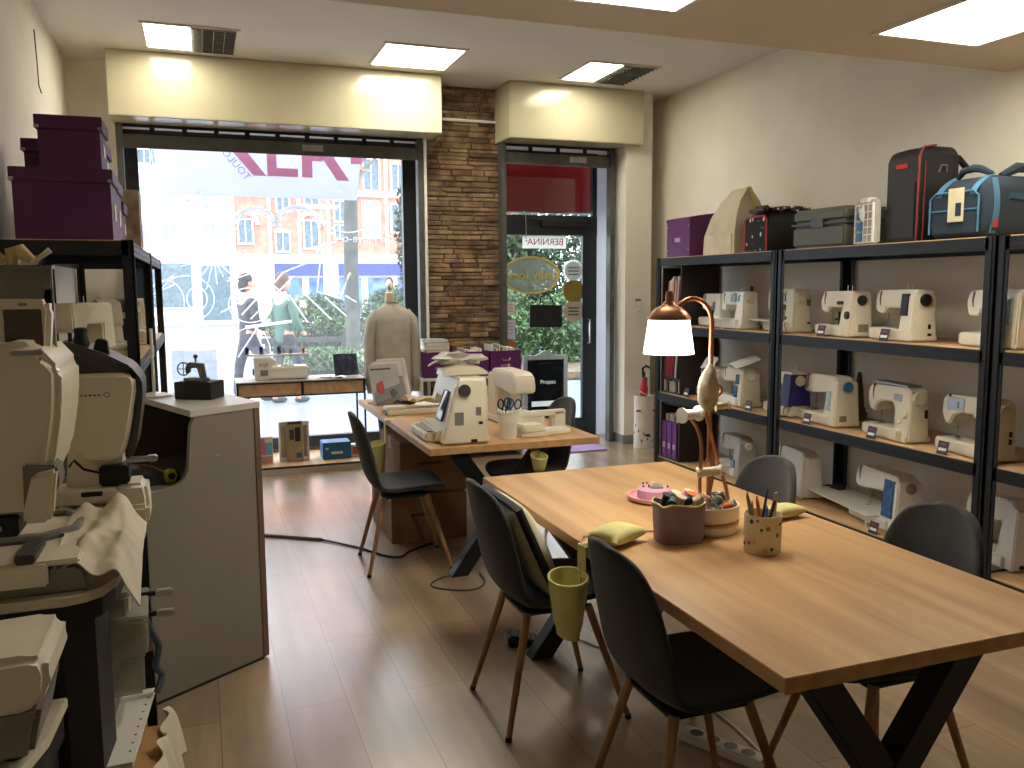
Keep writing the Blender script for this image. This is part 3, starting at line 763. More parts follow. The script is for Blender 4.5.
# ------------------------------------------------------------------ shell chairs (facing +Y)
prof = [(.238, .432, .10), (.226, .437, .165), (.20, .449, .2), (.12, .455, .225), (.0, .447, .23), (-.1, .445, .228), (-.165, .458, .222), (-.205, .495, .215), (-.23, .56, .215), (-.25, .64, .215), (-.268, .72, .207), (-.284, .79, .19), (-.297, .85, .162), (-.305, .885, .125), (-.309, .902, .07)]
def make_chair():
    t_ = thing('shell_chair', '', 'chair', (0, 0, 0), group='charcoal shell chairs around the work tables')
    n = len(prof)-1
    def fn(u, v):
        k = v*n; i = min(int(k), n-1); f_ = k-i
        y, z, w_ = [prof[i][j]*(1-f_)+prof[i+1][j]*f_ for j in range(3)]
        a = (u*2-1); s_ = abs(a)**2.4
        g_ = min(1, max(0, (k-4.5)/4)); fw = .05*s_*g_*(1-.6*max(0, (k-11)/3))
        return (a*w_, y+fw, z+.028*s_*(1-g_))
    q = MB(); q.grid(fn, 10, n, thick=.026)
    o = q.build('seat_shell', CHARC, t_, smooth=180)
    m_ = o.modifiers.new('s', 'SUBSURF'); m_.levels = 1; m_.render_levels = 2
    for sx in (-1, 1):
        for sy in (-1, 1):
            q = MB(); q.cyl((sx*.125, sy*.12-.01, .425), (sx*.21, sy*.235, .012), .016, .0105, 12)
            l = q.build('leg', LEGW, t_)
            MB().cyl((sx*.21, sy*.235, .016), (sx*.212, sy*.237, 0), .012, .012, 10).build('foot_cap', BLACK, l)
    q = MB(); q.box(-.135, .135, -.135, .115, .415, .428, bev=.004)
    for s_ in (-1, 1): q.box(-.14, .14, s_*.12-.02, s_*.12, .41, .425, bev=.003)
    q.build('underframe', BLACK, t_)
    return t_
ch0 = make_chair()
def chair(x, y, rz, label):
    global ch0
    if not ch0['label']:
        ch0['label'] = label; ch0.location = (x, y, 0); ch0.rotation_euler.z = rad(rz); return ch0
    return copy_tree(ch0, label, (x, y, 0), rz)
chair(1.06, 4.77, -93, 'charcoal shell chair facing the far table, in front of the cardboard boxes')
chair(1.19, 2.895, -90, 'charcoal shell chair with a large cushion on its seat at the big table')
chair(1.3, 2.06, -90, 'nearest charcoal shell chair with a yellow pouch hanging behind its back')
chair(1.87, 4.87, 94, 'charcoal shell chair on the door side of the far table')
chair(1.92, 2.01, 90, 'charcoal shell chair at the near right side of the big table')
chair(1.9, 2.84, 90, 'charcoal shell chair behind the pen pot on the far right side of the big table')
# ------------------------------------------------------------------ sewing machines
# local frame: origin bottom front left, +X towards the handwheel, +Y towards the back, Z up
BLUEP = mat('blue_plastic', srgb(40, 34, 110), .35); TEAL = mat('blue_wheel', srgb(60, 120, 160), .4)
DIALB = mat('black_dial', srgb(26, 26, 28), .4)
def sewing_machine(label, loc, rz, L=.40, D=.19, H=.30, body=CREAM, bed=None, style='slant', wheel=None, wheel_z=.8, panel=None, dials=(), seam=True,
                   pins=2, end=(), bedw=None, colour=None, text=None, sheet=False, ext=None, group='sewing machines on the right wall racks', wr=.034, lid=None, tap=.22, pv=.52, cover=None):
    t_ = thing('sewing_machine', label, 'sewing machine', loc, rz, group)
    bed = bed or body; wheel = wheel or body; colour = colour or body
    bh = .075 if H > .25 else .06; dd = D
    def tp(co):
        k = 1-tap*max(0, co.z-bh)/(H-bh); c = dd*pv
        return (co.x, c+(co.y-c)*k, co.z)
    cw = .36*L                        # column width at its foot
    q = MB()
    if style == 'slant':
        out = [(L-cw, bh*.4), (L, bh*.0+.006), (L, H*.93), (L-.02, H), (.05, H*.985), (.012, H*.93), (.0, H*.75), (.02, H*.56), (.06, H*.52), (.115, H*.55), (.12, H*.64), (L-cw*.72, H*.64), (L-cw, bh)]
    elif style == 'classic':
        out = [(L-cw*.95, bh*.4), (L, .006), (L, H*.9), (L-.03, H*.97), (L-.1, H*.97), (.02, H*.93), (.0, H*.86), (.0, H*.62), (.03, H*.47), (.075, H*.45), (.1, H*.6), (.16, H*.68), (L-cw*1.15, H*.68), (L-cw*.98, H*.58), (L-cw*.92, bh)]
    elif style == 'round':
        out = [(L-cw, bh*.4), (L-.005, .006), (L, H*.45), (L-.015, H*.85), (L-.06, H*.985), (.06, H*.97), (.015, H*.9), (.0, H*.72), (.012, H*.6), (.07, H*.58), (.13, H*.6), (L-cw*.85, H*.66), (L-cw, bh)]
    else:                             # boxy
        out = [(L-cw, bh*.4), (L, .006), (L, H*.97), (L-.015, H), (.01, H), (.0, H*.95), (.0, H*.55), (.02, H*.5), (.1, H*.5), (.11, H*.64), (L-cw*.8, H*.64), (L-cw*.92, bh)]
    q.prism(out, .03, dd-.02, 'Y', bev=.009, seg=2)
    if style in ('slant', 'round'):
        q.prism([(L-cw*.98, .006), (L-.001, .006), (L-.001, H*.9), (L-cw*.55, H*.9), (L-cw*.8, H*.5)], .012, dd-.01, 'Y', bev=.009)
    q.map(tp); q.build('body', colour, t_, smooth=55)
    if cover:
        q = MB(); q.prism([(L-cw*1.0, bh), (L+.004, bh), (L+.004, H*.93), (L-cw*.9, H*.93)], .012, dd-.006, 'Y', bev=.008); q.map(tp); q.build('column_cover', cover, t_)
    # bed
    q = MB(); x0 = .0 if bedw is None else L-bedw
    q.box(x0, L-cw*.4, .0, dd*.72, .006, bh, bev=.009)
    q.box(x0+.01, L-.01, .02, dd, .004, bh*.55, bev=.006)
    o = q.build('bed', bed, t_)
    q = MB(); q.box(.04, .12, dd*.25, dd*.5, bh-.001, bh+.0015); q.build('needle_plate', STEEL, o)
    # head and needle
    q = MB(); yc = dd*.5
    q.cyl((.065, yc, H*.56), (.065, yc, H*.36), .0045, n=8); q.cyl((.065, yc, H*.38), (.065, yc, bh+.004), .0014, n=6)
    q.box(.059, .071, yc-.006, yc+.006, H*.36, H*.41); q.build('needle_bar', STEEL, t_)
    q = MB(); q.cyl((.078, yc-.008, H*.56), (.078, yc-.008, bh+.02), .003, n=6); q.box(.052, .084, yc-.026, yc+.01, bh+.002, bh+.008, bev=.002); q.build('presser_foot', STEEL, t_)
    if seam:
        q = MB(); yf = dd*pv+(.03-dd*pv)*(1-tap*.85)
        q.prism([(.062, H*.6), (.07, H*.6), (.058, H*.8), (.066, H*.96), (.058, H*.96), (.048, H*.8)], yf-.004, yf+.006, 'Y'); q.build('thread_slot', DGREY, t_)
    # handwheel
    wz = H*wheel_z; wy = dd*.5
    q = MB(); q.lathe([(wr*.96, 0), (wr, .004), (wr, .014), (wr*.86, .02), (wr*.8, .017), (wr*.3, .018), (.0005, .019)], (L-.004, wy, wz), 28, axis='X'); q.build('handwheel', wheel, t_)
    # face details
    yq = .008 if style in ('slant', 'round') else .03
    def yfront(z): return dd*pv+(yq-dd*pv)*(1-tap*max(0, z-bh)/(H-bh))-.001
    for n_, (kind, x, z, w_, h_) in enumerate(panel or ()):
        m_ = {'black': BLACK, 'blue': SCRBLUE, 'pale': SCRPALE, 'screen': SCREEN, 'grey': GREYP, 'steel': STEEL, 'white': WHITE}[kind]
        X0 = x*L; ya = yfront(z*H); yb = yfront(z*H+h_)
        q = MB(); q.raw([(X0, ya-.004, z*H), (X0+w_, ya-.004, z*H), (X0+w_+.0, yb-.004, z*H+h_), (X0, yb-.004, z*H+h_), (X0, ya+.01, z*H), (X0+w_, ya+.01, z*H), (X0+w_, yb+.01, z*H+h_), (X0, yb+.01, z*H+h_)],
                        [(0, 1, 2, 3), (4, 7, 6, 5), (0, 4, 5, 1), (2, 6, 7, 3), (0, 3, 7, 4), (1, 5, 6, 2)], m_, bev=.0015, seg=1)
        q.build('screen' if kind in ('blue', 'pale', 'screen') else 'control_panel', None, t_)
    for (x, z, r_) in dials:
        ya = yfront(z*H)
        q = MB(); q.lathe([(r_, 0), (r_, -.012), (r_*.8, -.016), (.0005, -.016)], (x*L, ya+.004, z*H), 18, axis='Y'); q.build('dial', DIALB if style != 'classic' else IVORY, t_)
    for k in range(pins):
        q = MB(); x = L*(.5+.13*k); q.lathe([(.012, 0), (.012, .004), (.0025, .005), (.0025, .045)], (x, dd*.62, H*.965), 10); q.build('spool_pin', WHITE, t_)
    for (kind, y, z, w_, h_) in end:
        m_ = {'black': BLACK, 'grey': GREYP, 'red': RED, 'white': WHITE}[kind]
        q = MB(); q.box(L-.004, L+.002, y*dd, y*dd+w_, z*H, z*H+h_, bev=.001); q.build('socket' if kind == 'black' else 'end_vent', m_, t_)
    if lid:
        q = MB(); q.box(.05, L*.92, dd*.2, dd*.75, H*.985, H*1.015, bev=.006); q.build('lid', lid, t_)
    if text:
        q = MB(); q.text(text, .011, T(L-cw*.45, yfront(H*.9)-.002, H*.9) @ Matrix.Rotation(rad(90), 4, 'X'), RED); q.build('lettering', None, t_, smooth=0)
    if ext:                           # clear or white extension table around the free arm
        q = MB(); q.box(-ext, L-cw, -.07, dd+.02, bh+.001, bh+.007, bev=.002)
        for x in (-ext+.02, L-cw-.03):
            for y in (-.05, dd): q.cyl((x, y, 0), (x, y, bh-.005), .006, n=8)
        q.build('extension_table', WHITE, t_)
    return t_
def price_card(x, y, z, label, rz=-90):
    t_ = thing('price_card', label, 'price card', (x, y, z), rz, 'small black price cards in front of the machines')
    q = MB(); q.prism([(-.036, 0), (.036, 0), (.036, .075), (-.036, .075)], -.0015, .0015, 'Y', X=T(0, 0, 0, -14), m=mat('slate_card', srgb(52, 54, 66), .6)); 
    q.box(-.03, .03, 0, .03, 0, .002, m=mat('slate_card', (0, 0, 0)))
    q.box(-.016, .016, -.004, .0, .054, .062, m=RED, X=T(0, -.0005, 0, -14)); q.box(-.026, .026, -.004, 0, .02, .036, m=PAPER, X=T(0, -.0005, 0, -14))
    q.build('card', None, t_, smooth=0)
    return t_
R = -101
def onrack(label, ynear, z, L, x=3.87, rz=R, **kw):
    """ynear: where the handwheel end's front lower corner stands"""
    a = rad(rz); return sewing_machine(label, (x-L*math.cos(a)+0, ynear-L*math.sin(a), z), rz, L=L, **kw)
Z2, Z3, Z1 = 1.256, .651, .061
# upper shelf
onrack('small white sewing machine on the upper shelf beside the magazines', 5.96, Z2, .38, x=3.93, H=.27, body=WHITE, style='boxy', pins=1, panel=[('grey', .62, .5, .05, .07)], wr=.03)
onrack('white sewing machine with a dark screen on its arm, second along the upper shelf', 5.56, Z2, .42, x=3.87, H=.29, body=WHITE, style='boxy', colour=WHITE, wheel=IVORY, panel=[('screen', .45, .72, .1, .07), ('blue', .76, .74, .03, .05)], text='BERNINA', ext=.02, wr=.032)
onrack('white sewing machine partly behind the rack upright with a wide extension table, upper shelf', 5.01, Z2, .42, x=3.91, H=.31, body=IVORY, style='boxy', panel=[('screen', .45, .72, .1, .07), ('black', .72, .3, .02, .02)], ext=.2, end=[('black', .75, .2, .02, .015), ('grey', .7, .62, .03, .045)], wr=.03)
onrack('cream sewing machine with two black selector dials and a dark wheel, upper shelf', 4.38, Z2, .41, body=CREAM, wheel=DIALB, dials=[(.66, .74, .012), (.745, .74, .012), (.93, .48, .026)], panel=[('black', .6, .36, .02, .014)], end=[('grey', .4, .12, .07, .05)], wr=.032)
onrack('cream sewing machine with a tall black control strip and big dark wheel, upper shelf', 3.87, Z2, .42, H=.31, body=CREAM, wheel=DIALB, panel=[('black', .72, .5, .065, .13)], end=[('black', .62, .25, .018, .028), ('black', .62, .12, .025, .016)], wr=.036)
onrack('cream sewing machine with a bright round display behind the rack upright, upper shelf', 3.19, Z2, .42, H=.31, body=CREAM, wheel=DGREY, panel=[('pale', .7, .42, .08, .13)], end=[('grey', .3, .45, .05, .03)], lid=None, wr=.034)
# middle shelf
onrack('small white machine behind the lamp on the middle shelf', 5.99, Z3, .40, x=3.95, H=.27, body=WHITE, style='round', pins=1, panel=[('grey', .72, .5, .03, .08)])
onrack('white machine with two blue touch panels on the middle shelf', 5.52, Z3, .42, x=3.87, H=.3, body=WHITE, style='round', colour=IVORY, pins=0, panel=[('blue', .7, .25, .05, .09), ('screen', .73, .6, .05, .075)])
onrack('cream machine with a navy blue column and round cream wheel on the middle shelf', 4.99, Z3, .38, x=3.9, H=.33, body=CREAM, colour=CREAM, style='classic', wheel=IVORY, wr=.038, pins=3, cover=BLUEP)
onrack('cream machine with a tall pale display and blue wheel on the middle shelf', 4.5, Z3, .46, x=3.88, H=.34, D=.21, body=CREAM, style='round', wheel=TEAL, wheel_z=.8, panel=[('pale', .76, .32, .05, .13), ('grey', .12, .66, .02, .08)], end=[('grey', .25, .12, .05, .04)], pins=0, wr=.036)
onrack('classic cream metal machine with a silver top and two cream knobs on the middle shelf', 3.88, Z3, .44, x=3.87, H=.34, body=IVORY, style='classic', wheel=IVORY, lid=STEEL, pins=2, panel=[('steel', .62, .72, .08, .04)], dials=[(.9, .5, .02), (.78, .35, .012)], end=[('black', .7, .45, .02, .05)], wr=.044)
onrack('cream machine with a chrome faced arm behind the rack upright, middle shelf', 3.30, Z3, .44, x=3.87, H=.34, body=IVORY, style='classic', wheel=IVORY, pins=2, panel=[('steel', .1, .7, .14, .07), ('black', .3, .74, .02, .04)], end=[('black', .62, .4, .02, .03), ('black', .62, .28, .02, .03)], wr=.04)
# lower shelf
onrack('grey white machine with a control panel on the bottom shelf behind the thread stand', 5.62, Z1, .42, x=3.93, H=.33, body=WHITE, colour=mat('light_grey_plastic', srgb(178, 178, 176), .4), style='round', panel=[('blue', .7, .25, .05, .06)], ext=.05, wr=.032)
onrack('white rounded machine on the bottom shelf hidden behind the far chair', 4.92, Z1, .44, x=3.98, H=.34, body=WHITE, style='round', pins=0, wr=.03)
onrack('large white embroidery machine with a tall blue screen and wide table, bottom shelf', 3.99, Z1, .50, x=3.93, H=.36, D=.22, body=WHITE, style='round', pins=0, panel=[('blue', .72, .26, .10, .23)], wheel=GREYP, ext=.5, wr=.034)
onrack('white machine with a pale domed end on the bottom shelf behind the nearest right chair', 3.22, Z1, .42, x=3.98, H=.38, body=WHITE, style='round', pins=0, end=[('black', .3, .05, .08, .02)], wr=.03)
for x, y, z, s_ in ((3.86, 4.62, Z2, 'price card on the upper shelf before the machine with two black dials'), (3.86, 4.06, Z2, 'price card on the upper shelf before the machine with the tall black strip'),
                    (3.86, 6.28, Z3, 'leftmost price card on the middle shelf, by the lamp'), (3.86, 5.4, Z3, 'price card before the cream and navy machine'),
                    (3.85, 4.72, Z3, 'price card before the machine with the blue wheel'), (3.85, 4.12, Z3, 'price card before the classic machine with two knobs'), (3.85, 3.58, Z3, 'price card before the machine with the chrome faced arm'),
                    (3.85, 4.07, Z1, 'price card on the bottom shelf below the blue screen')):
    price_card(x, y, z, s_)
# ------------------------------------------------------------------ table lamp with thread stand
TX, TZ = .0, .75
t_ = thing('table_lamp', 'copper table lamp with a lit white shade rising from a round thread tray', 'lamp', (1.635, 2.5, TZ))
q = MB(); q.lathe([(.098, 0), (.104, .006), (.104, .03), (.098, .034), (.094, .038), (.1, .042), (.106, .05), (.106, .095), (.1, .095), (.1, .055), (.0005, .054)], n=40); q.build('tray', mat('glazed_white_ceramic', srgb(226, 220, 204), .3), t_)
MB().lathe([(.1, .036), (.1075, .036), (.1075, .041), (.1, .041)], n=40).build('copper_band', COPPER, t_)
q = MB(); pts = [(0, 0, .054), (0, 0, .4), (0, 0, .7)]
for k in range(1, 13):
    a = PI*k/12*.93; pts.append((-.075+.075*math.cos(a), 0, .72+.085*math.sin(a)))
pts.append((-.166, 0, .765)); q.tube(pts, .0085, 10); q.build('copper_stem', COPPER, t_)
q = MB(); q.lathe([(.010, .15), (.013, .14), (.013, .116), (.018, .114), (.022, .106), (.045, .094), (.062, .078), (.071, .065), (.074, .056), (.0005, .056)], (-.166, 0, .68), 32); q.build('shade_cap', COPPER, t_)
LSH = mat('lit_shade', (1, .98, .95), .5, emit=(1, .96, .93), estr=2.4)
q = MB(); q.lathe([(.066, .117), (.069, .112), (.085, 0), (.083, 0), (.067, .113)], (-.166, 0, .622), 36, cap=False); q.build('lamp_shade', LSH, t_)
q = MB(); q.ball((-.166, 0, .68), (.026, .026, .034), n=8); q.build('bulb', mat('bulb', (1, 1, 1), .4, emit=(1, .93, .85), estr=6), t_)
for sx, pth in ((-1, [(-.05, -.03, .054), (-.055, -.03, .18), (-.05, -.03, .3), (-.065, -.02, .37), (-.1, -.01, .415)]), (1, [(.075, -.02, .054), (.06, -.02, .14), (.03, -.02, .22), (.0, -.02, .32), (-.03, -.02, .42), (-.045, -.02, .5)]),
                (1, [(.0, .02, .054), (.03, .02, .2), (.015, .02, .35), (.005, .02, .47)])):
    q = MB(); q.tube(sm(pth), .0065, 8); q.build('copper_rod', COPPER, t_)
q = MB(); q.tube([(.02+.018*math.cos(a/8*PI), -.01, .49+.018*math.sin(a/8*PI)) for a in range(16)], .005, 6, closed=True); q.cyl((.02, -.01, .472), (.01, 0, .42), .006); q.build('copper_ring', COPPER, t_)
q = MB(); q.tube(sm([(-.1, 0, .03), (-.2, .03, .006), (-.3, .12, .005), (-.38, .12, .005), (-.455, .05, .005), (-.486, .0, .003), (-.492, -.01, -.02), (-.496, -.02, -.18)]), .0032, 6); q.build('power_cord', COPPER, t_)
# pale oval bone shaped pad hooked on the stand
q = MB(); q.ball((0, 0, 0), (.04, .026, .08), n=16, noise_amp=.16); q.map(lambda c: (c.x*(1-.25*max(0, c.z)/.08)+.02*c.z, c.y, c.z))
tag(q.build('fabric_pad', mat('cream_felt', srgb(190, 180, 156), .9, bump=.2, bscale=60)), 'cream oval padded cloth piece hanging on the copper thread stand', 'cloth pad', loc=(1.603, 2.46, 1.255))

# thread spools
def spool_mb(r, h, thread, core=IVORY, axis='Z', c=(0, 0, 0), tk=.84):
    q = MB(); e = .12*h
    q.lathe([(r*.3, -h/2), (r, -h/2), (r, -h/2+e*.5), (r*.75, -h/2+e)], c, 16, m=core, axis=axis); q.lathe([(r*.75, h/2-e), (r, h/2-e*.5), (r, h/2), (r*.3, h/2)], c, 16, m=core, axis=axis)
    n = 9; q.lathe([(r*(tk+.03*(k % 2)), -h/2+e+(h-2*e)*k/n) for k in range(n+1)], c, 16, m=thread, axis=axis)
    return q
def thread(nm, c): return mat('thread_'+nm, c, .6, var=.05, scale=60, bump=.3, bscale=300)
def spool(label, loc, r, h, th, tilt=(0, 0, 0), core=IVORY, group=None, tk=.84):
    q = spool_mb(r, h, th, core, tk=tk); o = q.build('thread_spool'); tag(o, label, 'thread spool', group, loc); o.rotation_euler = tuple(rad(a) for a in tilt); return o
spool('large white thread spool lying across the top of the copper stand', (1.548, 2.485, 1.163), .027, .085, thread('white', srgb(236, 236, 236)), (0, 90, 15), WHITE, tk=.6)
spool('cream thread spool at the top right of the copper stand', (1.665, 2.472, 1.19), .019, .05, thread('cream', srgb(216, 204, 168)), (0, 82, -20), tk=.7)
spool('cream thread spool lying low on the copper stand above the tray', (1.61, 2.46, .965), .021, .085, thread('cream', (0, 0, 0)), (0, 82, -25), tk=.72)
tc_ = {'red': srgb(170, 40, 40), 'crimson': srgb(196, 30, 76), 'dark green': srgb(34, 72, 56), 'dark brown': srgb(66, 52, 40), 'orange': srgb(214, 112, 52), 'pink': srgb(222, 130, 140), 'white': srgb(232, 232, 230), 'beige': srgb(206, 190, 150), 'navy': srgb(32, 40, 66), 'sage': srgb(120, 150, 130), 'black': srgb(26, 26, 28), 'rust': srgb(196, 92, 50)}
tray = [('white', -.062, -.055, .12, 70, 0), ('red', -.03, -.025, .118, 80, 40), ('dark green', .0, -.05, .12, 60, 100), ('dark brown', .03, -.02, .13, 30, 0), ('crimson', .058, .0, .12, 70, -30), ('orange', .035, -.062, .105, 85, 20), ('beige', .07, -.05, .11, 20, 0), ('pink', -.05, .03, .12, 60, 60), ('sage', -.02, -.075, .1, 85, 80), ('navy', .05, .05, .118, 50, 10), ('rust', .0, .055, .115, 75, 0), ('white', .085, .02, .115, 30, 0)]
for k, (c, x, y, z, tx, tz) in enumerate(tray):
    r = math.hypot(x, y); f_ = min(1, .07/r) if r > .07 else 1
    ty_ = 62+(k*37) % 34
    spool('%s thread spool lying in the round white tray under the lamp' % c if c != 'white' else ('white thread spool at the left front of the round tray' if k == 0 else 'white thread spool at the right rim of the round tray'), (1.635+x*f_, 2.5+y*f_, TZ+z-.015), .017, .045, thread(c, tc_[c]), (0, ty_, tz*.5-20), WHITE if c == 'white' else IVORY, group='thread spools in the round tray')
# purple fabric basket
t_ = thing('fabric_basket', 'mauve cloth basket full of thread spools beside the lamp', 'basket', (1.475, 2.43, TZ), -12)
MAU = mat('mauve_cloth', srgb(150, 126, 144), .9, bump=.15, bscale=260)
def bk(u, v):
    a = 2*PI*u; k = 1+.08*v; ca, sa = math.cos(a), math.sin(a); e = .55
    return (.078*k*math.copysign(abs(ca)**e, ca), .06*k*math.copysign(abs(sa)**e, sa), .13*v+.004*math.sin(6*a)*v)
q = MB(); q.grid(bk, 40, 6, thick=.004); q.prism([(bk(k/24, 0)[0], bk(k/24, 0)[1]) for k in range(24)], .0, .006, 'Z'); q.build('basket_wall', MAU, t_)
q = MB(); q.tube([bk(k/40, 1) for k in range(40)], .0035, 6, closed=True); q.build('rim_piping', YELLOW, t_)
bs = [('black', -.05, .01, 10, 0), ('navy', .005, -.035, 80, 10), ('orange', .045, -.01, 15, 0), ('beige', .05, -.04, 70, 30), ('white', -.015, .0, 75, -30), ('dark green', -.045, -.03, 80, 70), ('sage', .0, .035, 20, 0), ('beige', -.02, -.04, 30, 0), ('pink', .03, .035, 60, 20), ('white', .055, .03, 10, 0)]
seen = {}
for c, x, y, tx, tz in bs:
    seen[c] = seen.get(c, 0)+1
    lb = {'black': 'black thread spool at the left back of the mauve basket', 'navy': 'navy thread spool at the front of the mauve basket', 'orange': 'bright orange thread spool standing in the mauve basket', 'dark green': 'dark green thread spool at the left of the mauve basket', 'sage': 'sage thread spool at the back of the mauve basket', 'pink': 'pink thread spool at the back of the mauve basket',
          'beige': 'beige thread spool with a hole facing out at the right front of the mauve basket' if seen[c] == 1 else 'beige thread spool left of the navy one in the mauve basket', 'white': 'white thread spool in the middle of the mauve basket' if seen[c] == 1 else 'white thread spool at the right back of the mauve basket'}[c]
    spool(lb, (1.475+x*.88, 2.43+y*.8, TZ+.136),   .0185, .046, thread(c, tc_[c]), (0 if tx > 40 else 12, 78 if tx > 40 else 14, tz-15), thread(c, tc_[c]) if c in ('orange', 'black', 'navy', 'dark green', 'pink') else IVORY, group='thread spools in the mauve basket')
MB()
# dotted pot
t_ = thing('pen_pot', 'cream pot with coloured polka dots standing on the big table', 'pot', (1.66, 2.225, TZ))
q = MB(); q.lathe([(.0005, 0), (.056, 0), (.058, .004), (.0585, .125), (.056, .125), (.0555, .006), (.0005, .005)], n=40); q.build('pot_wall', mat('cream_card', srgb(226, 218, 190), .6), t_)
dc = [mat('dot_'+n, c, .6, var=.02) for n, c in (('green', srgb(52, 96, 76)), ('pink', srgb(220, 160, 160)), ('yellow', srgb(222, 196, 110)), ('grey', srgb(120, 128, 120)), ('red', srgb(190, 90, 90)))]
rn = random.Random(2); q = MB()
for k in range(34):
    a = 2*PI*(k*.382); z = .014+.1*((k*.2718+.13*(k%3)) % 1); r = rn.choice([.006, .0075, .005])
    X_ = Matrix.Translation((.0587*math.cos(a), .0587*math.sin(a), z)) @ Matrix.Rotation(a, 4, 'Z') @ Matrix.Rotation(rad(90), 4, 'Y')
    q.lathe([(r, 0), (r, .0006)], n=12, m=dc[k % 5], X=X_)
q.build('dots', None, t_)
def stick(label, nm, cat_, p0, p1, r, m_, tip=None, group=None):
    q = MB(); v = Vector(p1)-Vector(p0); e = Vector(p0)+v*.88
    q.cyl(p0, tuple(e), r, m=m_, n=10); q.cyl(tuple(e), p1, r, r*.35, m=tip or m_, n=10); tag(q.build(nm), label, cat_, group)
b = Vector((1.66, 2.225, TZ+.008))
def sk(label, nm, dx, dy, ex, ey, h, r, m_, tip=None): stick(label, nm, nm.split('_')[-1], tuple(b+Vector((dx, dy, 0))), tuple(b+Vector((ex, ey, h))), r, m_, tip, 'pens and tools in the dotted pot')
sk('black pen leaning up in the middle of the dotted pot', 'pen', -.01, .01, .012, -.005, .20, .0045, BLACK)
sk('yellow pencil in the dotted pot', 'pencil', -.03, -.01, -.028, .02, .155, .004, mat('pencil_yellow', srgb(214, 170, 60), .5), KRAFT)
sk('blue pen in the dotted pot', 'pen', .0, -.02, -.012, -.035, .15, .005, mat('pen_blue', srgb(50, 90, 170), .4))
sk('orange marker in the dotted pot', 'marker', .02, .02, .0, .035, .165, .006, mat('pen_orange', srgb(220, 120, 60), .4))
q = MB(); q.prism([(-.009, 0), (.009, 0), (.013, .17), (.008, .185), (-.009, .18)], -.003, .003, 'Y', bev=.002); o = q.build('wooden_peg', mat('pale_wood', srgb(206, 186, 146), .6)); tag(o, 'pale flat wooden stick standing at the right of the dotted pot', 'tool', 'pens and tools in the dotted pot', tuple(b+Vector((.022, -.01, .0)))); o.rotation_euler = (0, rad(8), rad(20))
q = MB(); q.prism([(-.005, 0), (.005, 0), (.007, .15), (-.002, .2), (-.008, .18)], -.002, .002, 'Y', bev=.001); o = q.build('seam_ripper', GREYP); tag(o, 'grey metal tool leaning left in the dotted pot', 'tool', 'pens and tools in the dotted pot', tuple(b+Vector((-.02, 0, 0)))); o.rotation_euler = (0, rad(-12), 0)
q = MB(); q.cyl((0, 0, 0), (.04, -.005, .155), .006, m=DGREY); q.cyl((.04, -.005, .155), (.052, -.006, .18), .003, m=STEEL); tag(q.build('screwdriver'), 'dark handled tool leaning right in the dotted pot', 'tool', 'pens and tools in the dotted pot', tuple(b+Vector((.0, 0, 0))))
# pink pin tray
t_ = thing('pin_tray', 'round pink plastic tray with pin cushion contents, left of the lamp', 'tray', (1.665, 2.93, TZ))
q = MB(); q.lathe([(.0005, 0), (.08, 0), (.105, .008), (.108, .022), (.1, .022), (.096, .012), (.0005, .008)], n=36); q.build('tray_dish', PINK, t_)
q = MB(); q.lathe([(.0005, .008), (.068, .008), (.066, .045), (.05, .054), (.0005, .056)], n=32); q.build('cushion', mat('lilac_pink', srgb(206, 160, 186), .7), t_)
rn = random.Random(9); q = MB()
for k in range(26):
    a, r = rn.uniform(0, 6.28), rn.uniform(0, .055); q.ball((r*math.cos(a), r*math.sin(a), .06), .0045, n=4, m=rn.choice([DGREY, RED, WHITE, MAU, GREYP]))
q.ball((.0, -.02, .055), (.03, .02, .012), n=8, m=GREYP); q.build('pin_heads', None, t_)
q = MB(); q.ball((0, 0, 0), (.03, .026, .02), n=10, noise_amp=.3, m=mat('salmon_cloth', srgb(214, 110, 110), .8)); tag(q.build('pin_cushion'), 'small salmon pink pincushion touching the pink tray', 'pincushion', loc=(1.79, 2.86, TZ+.02))
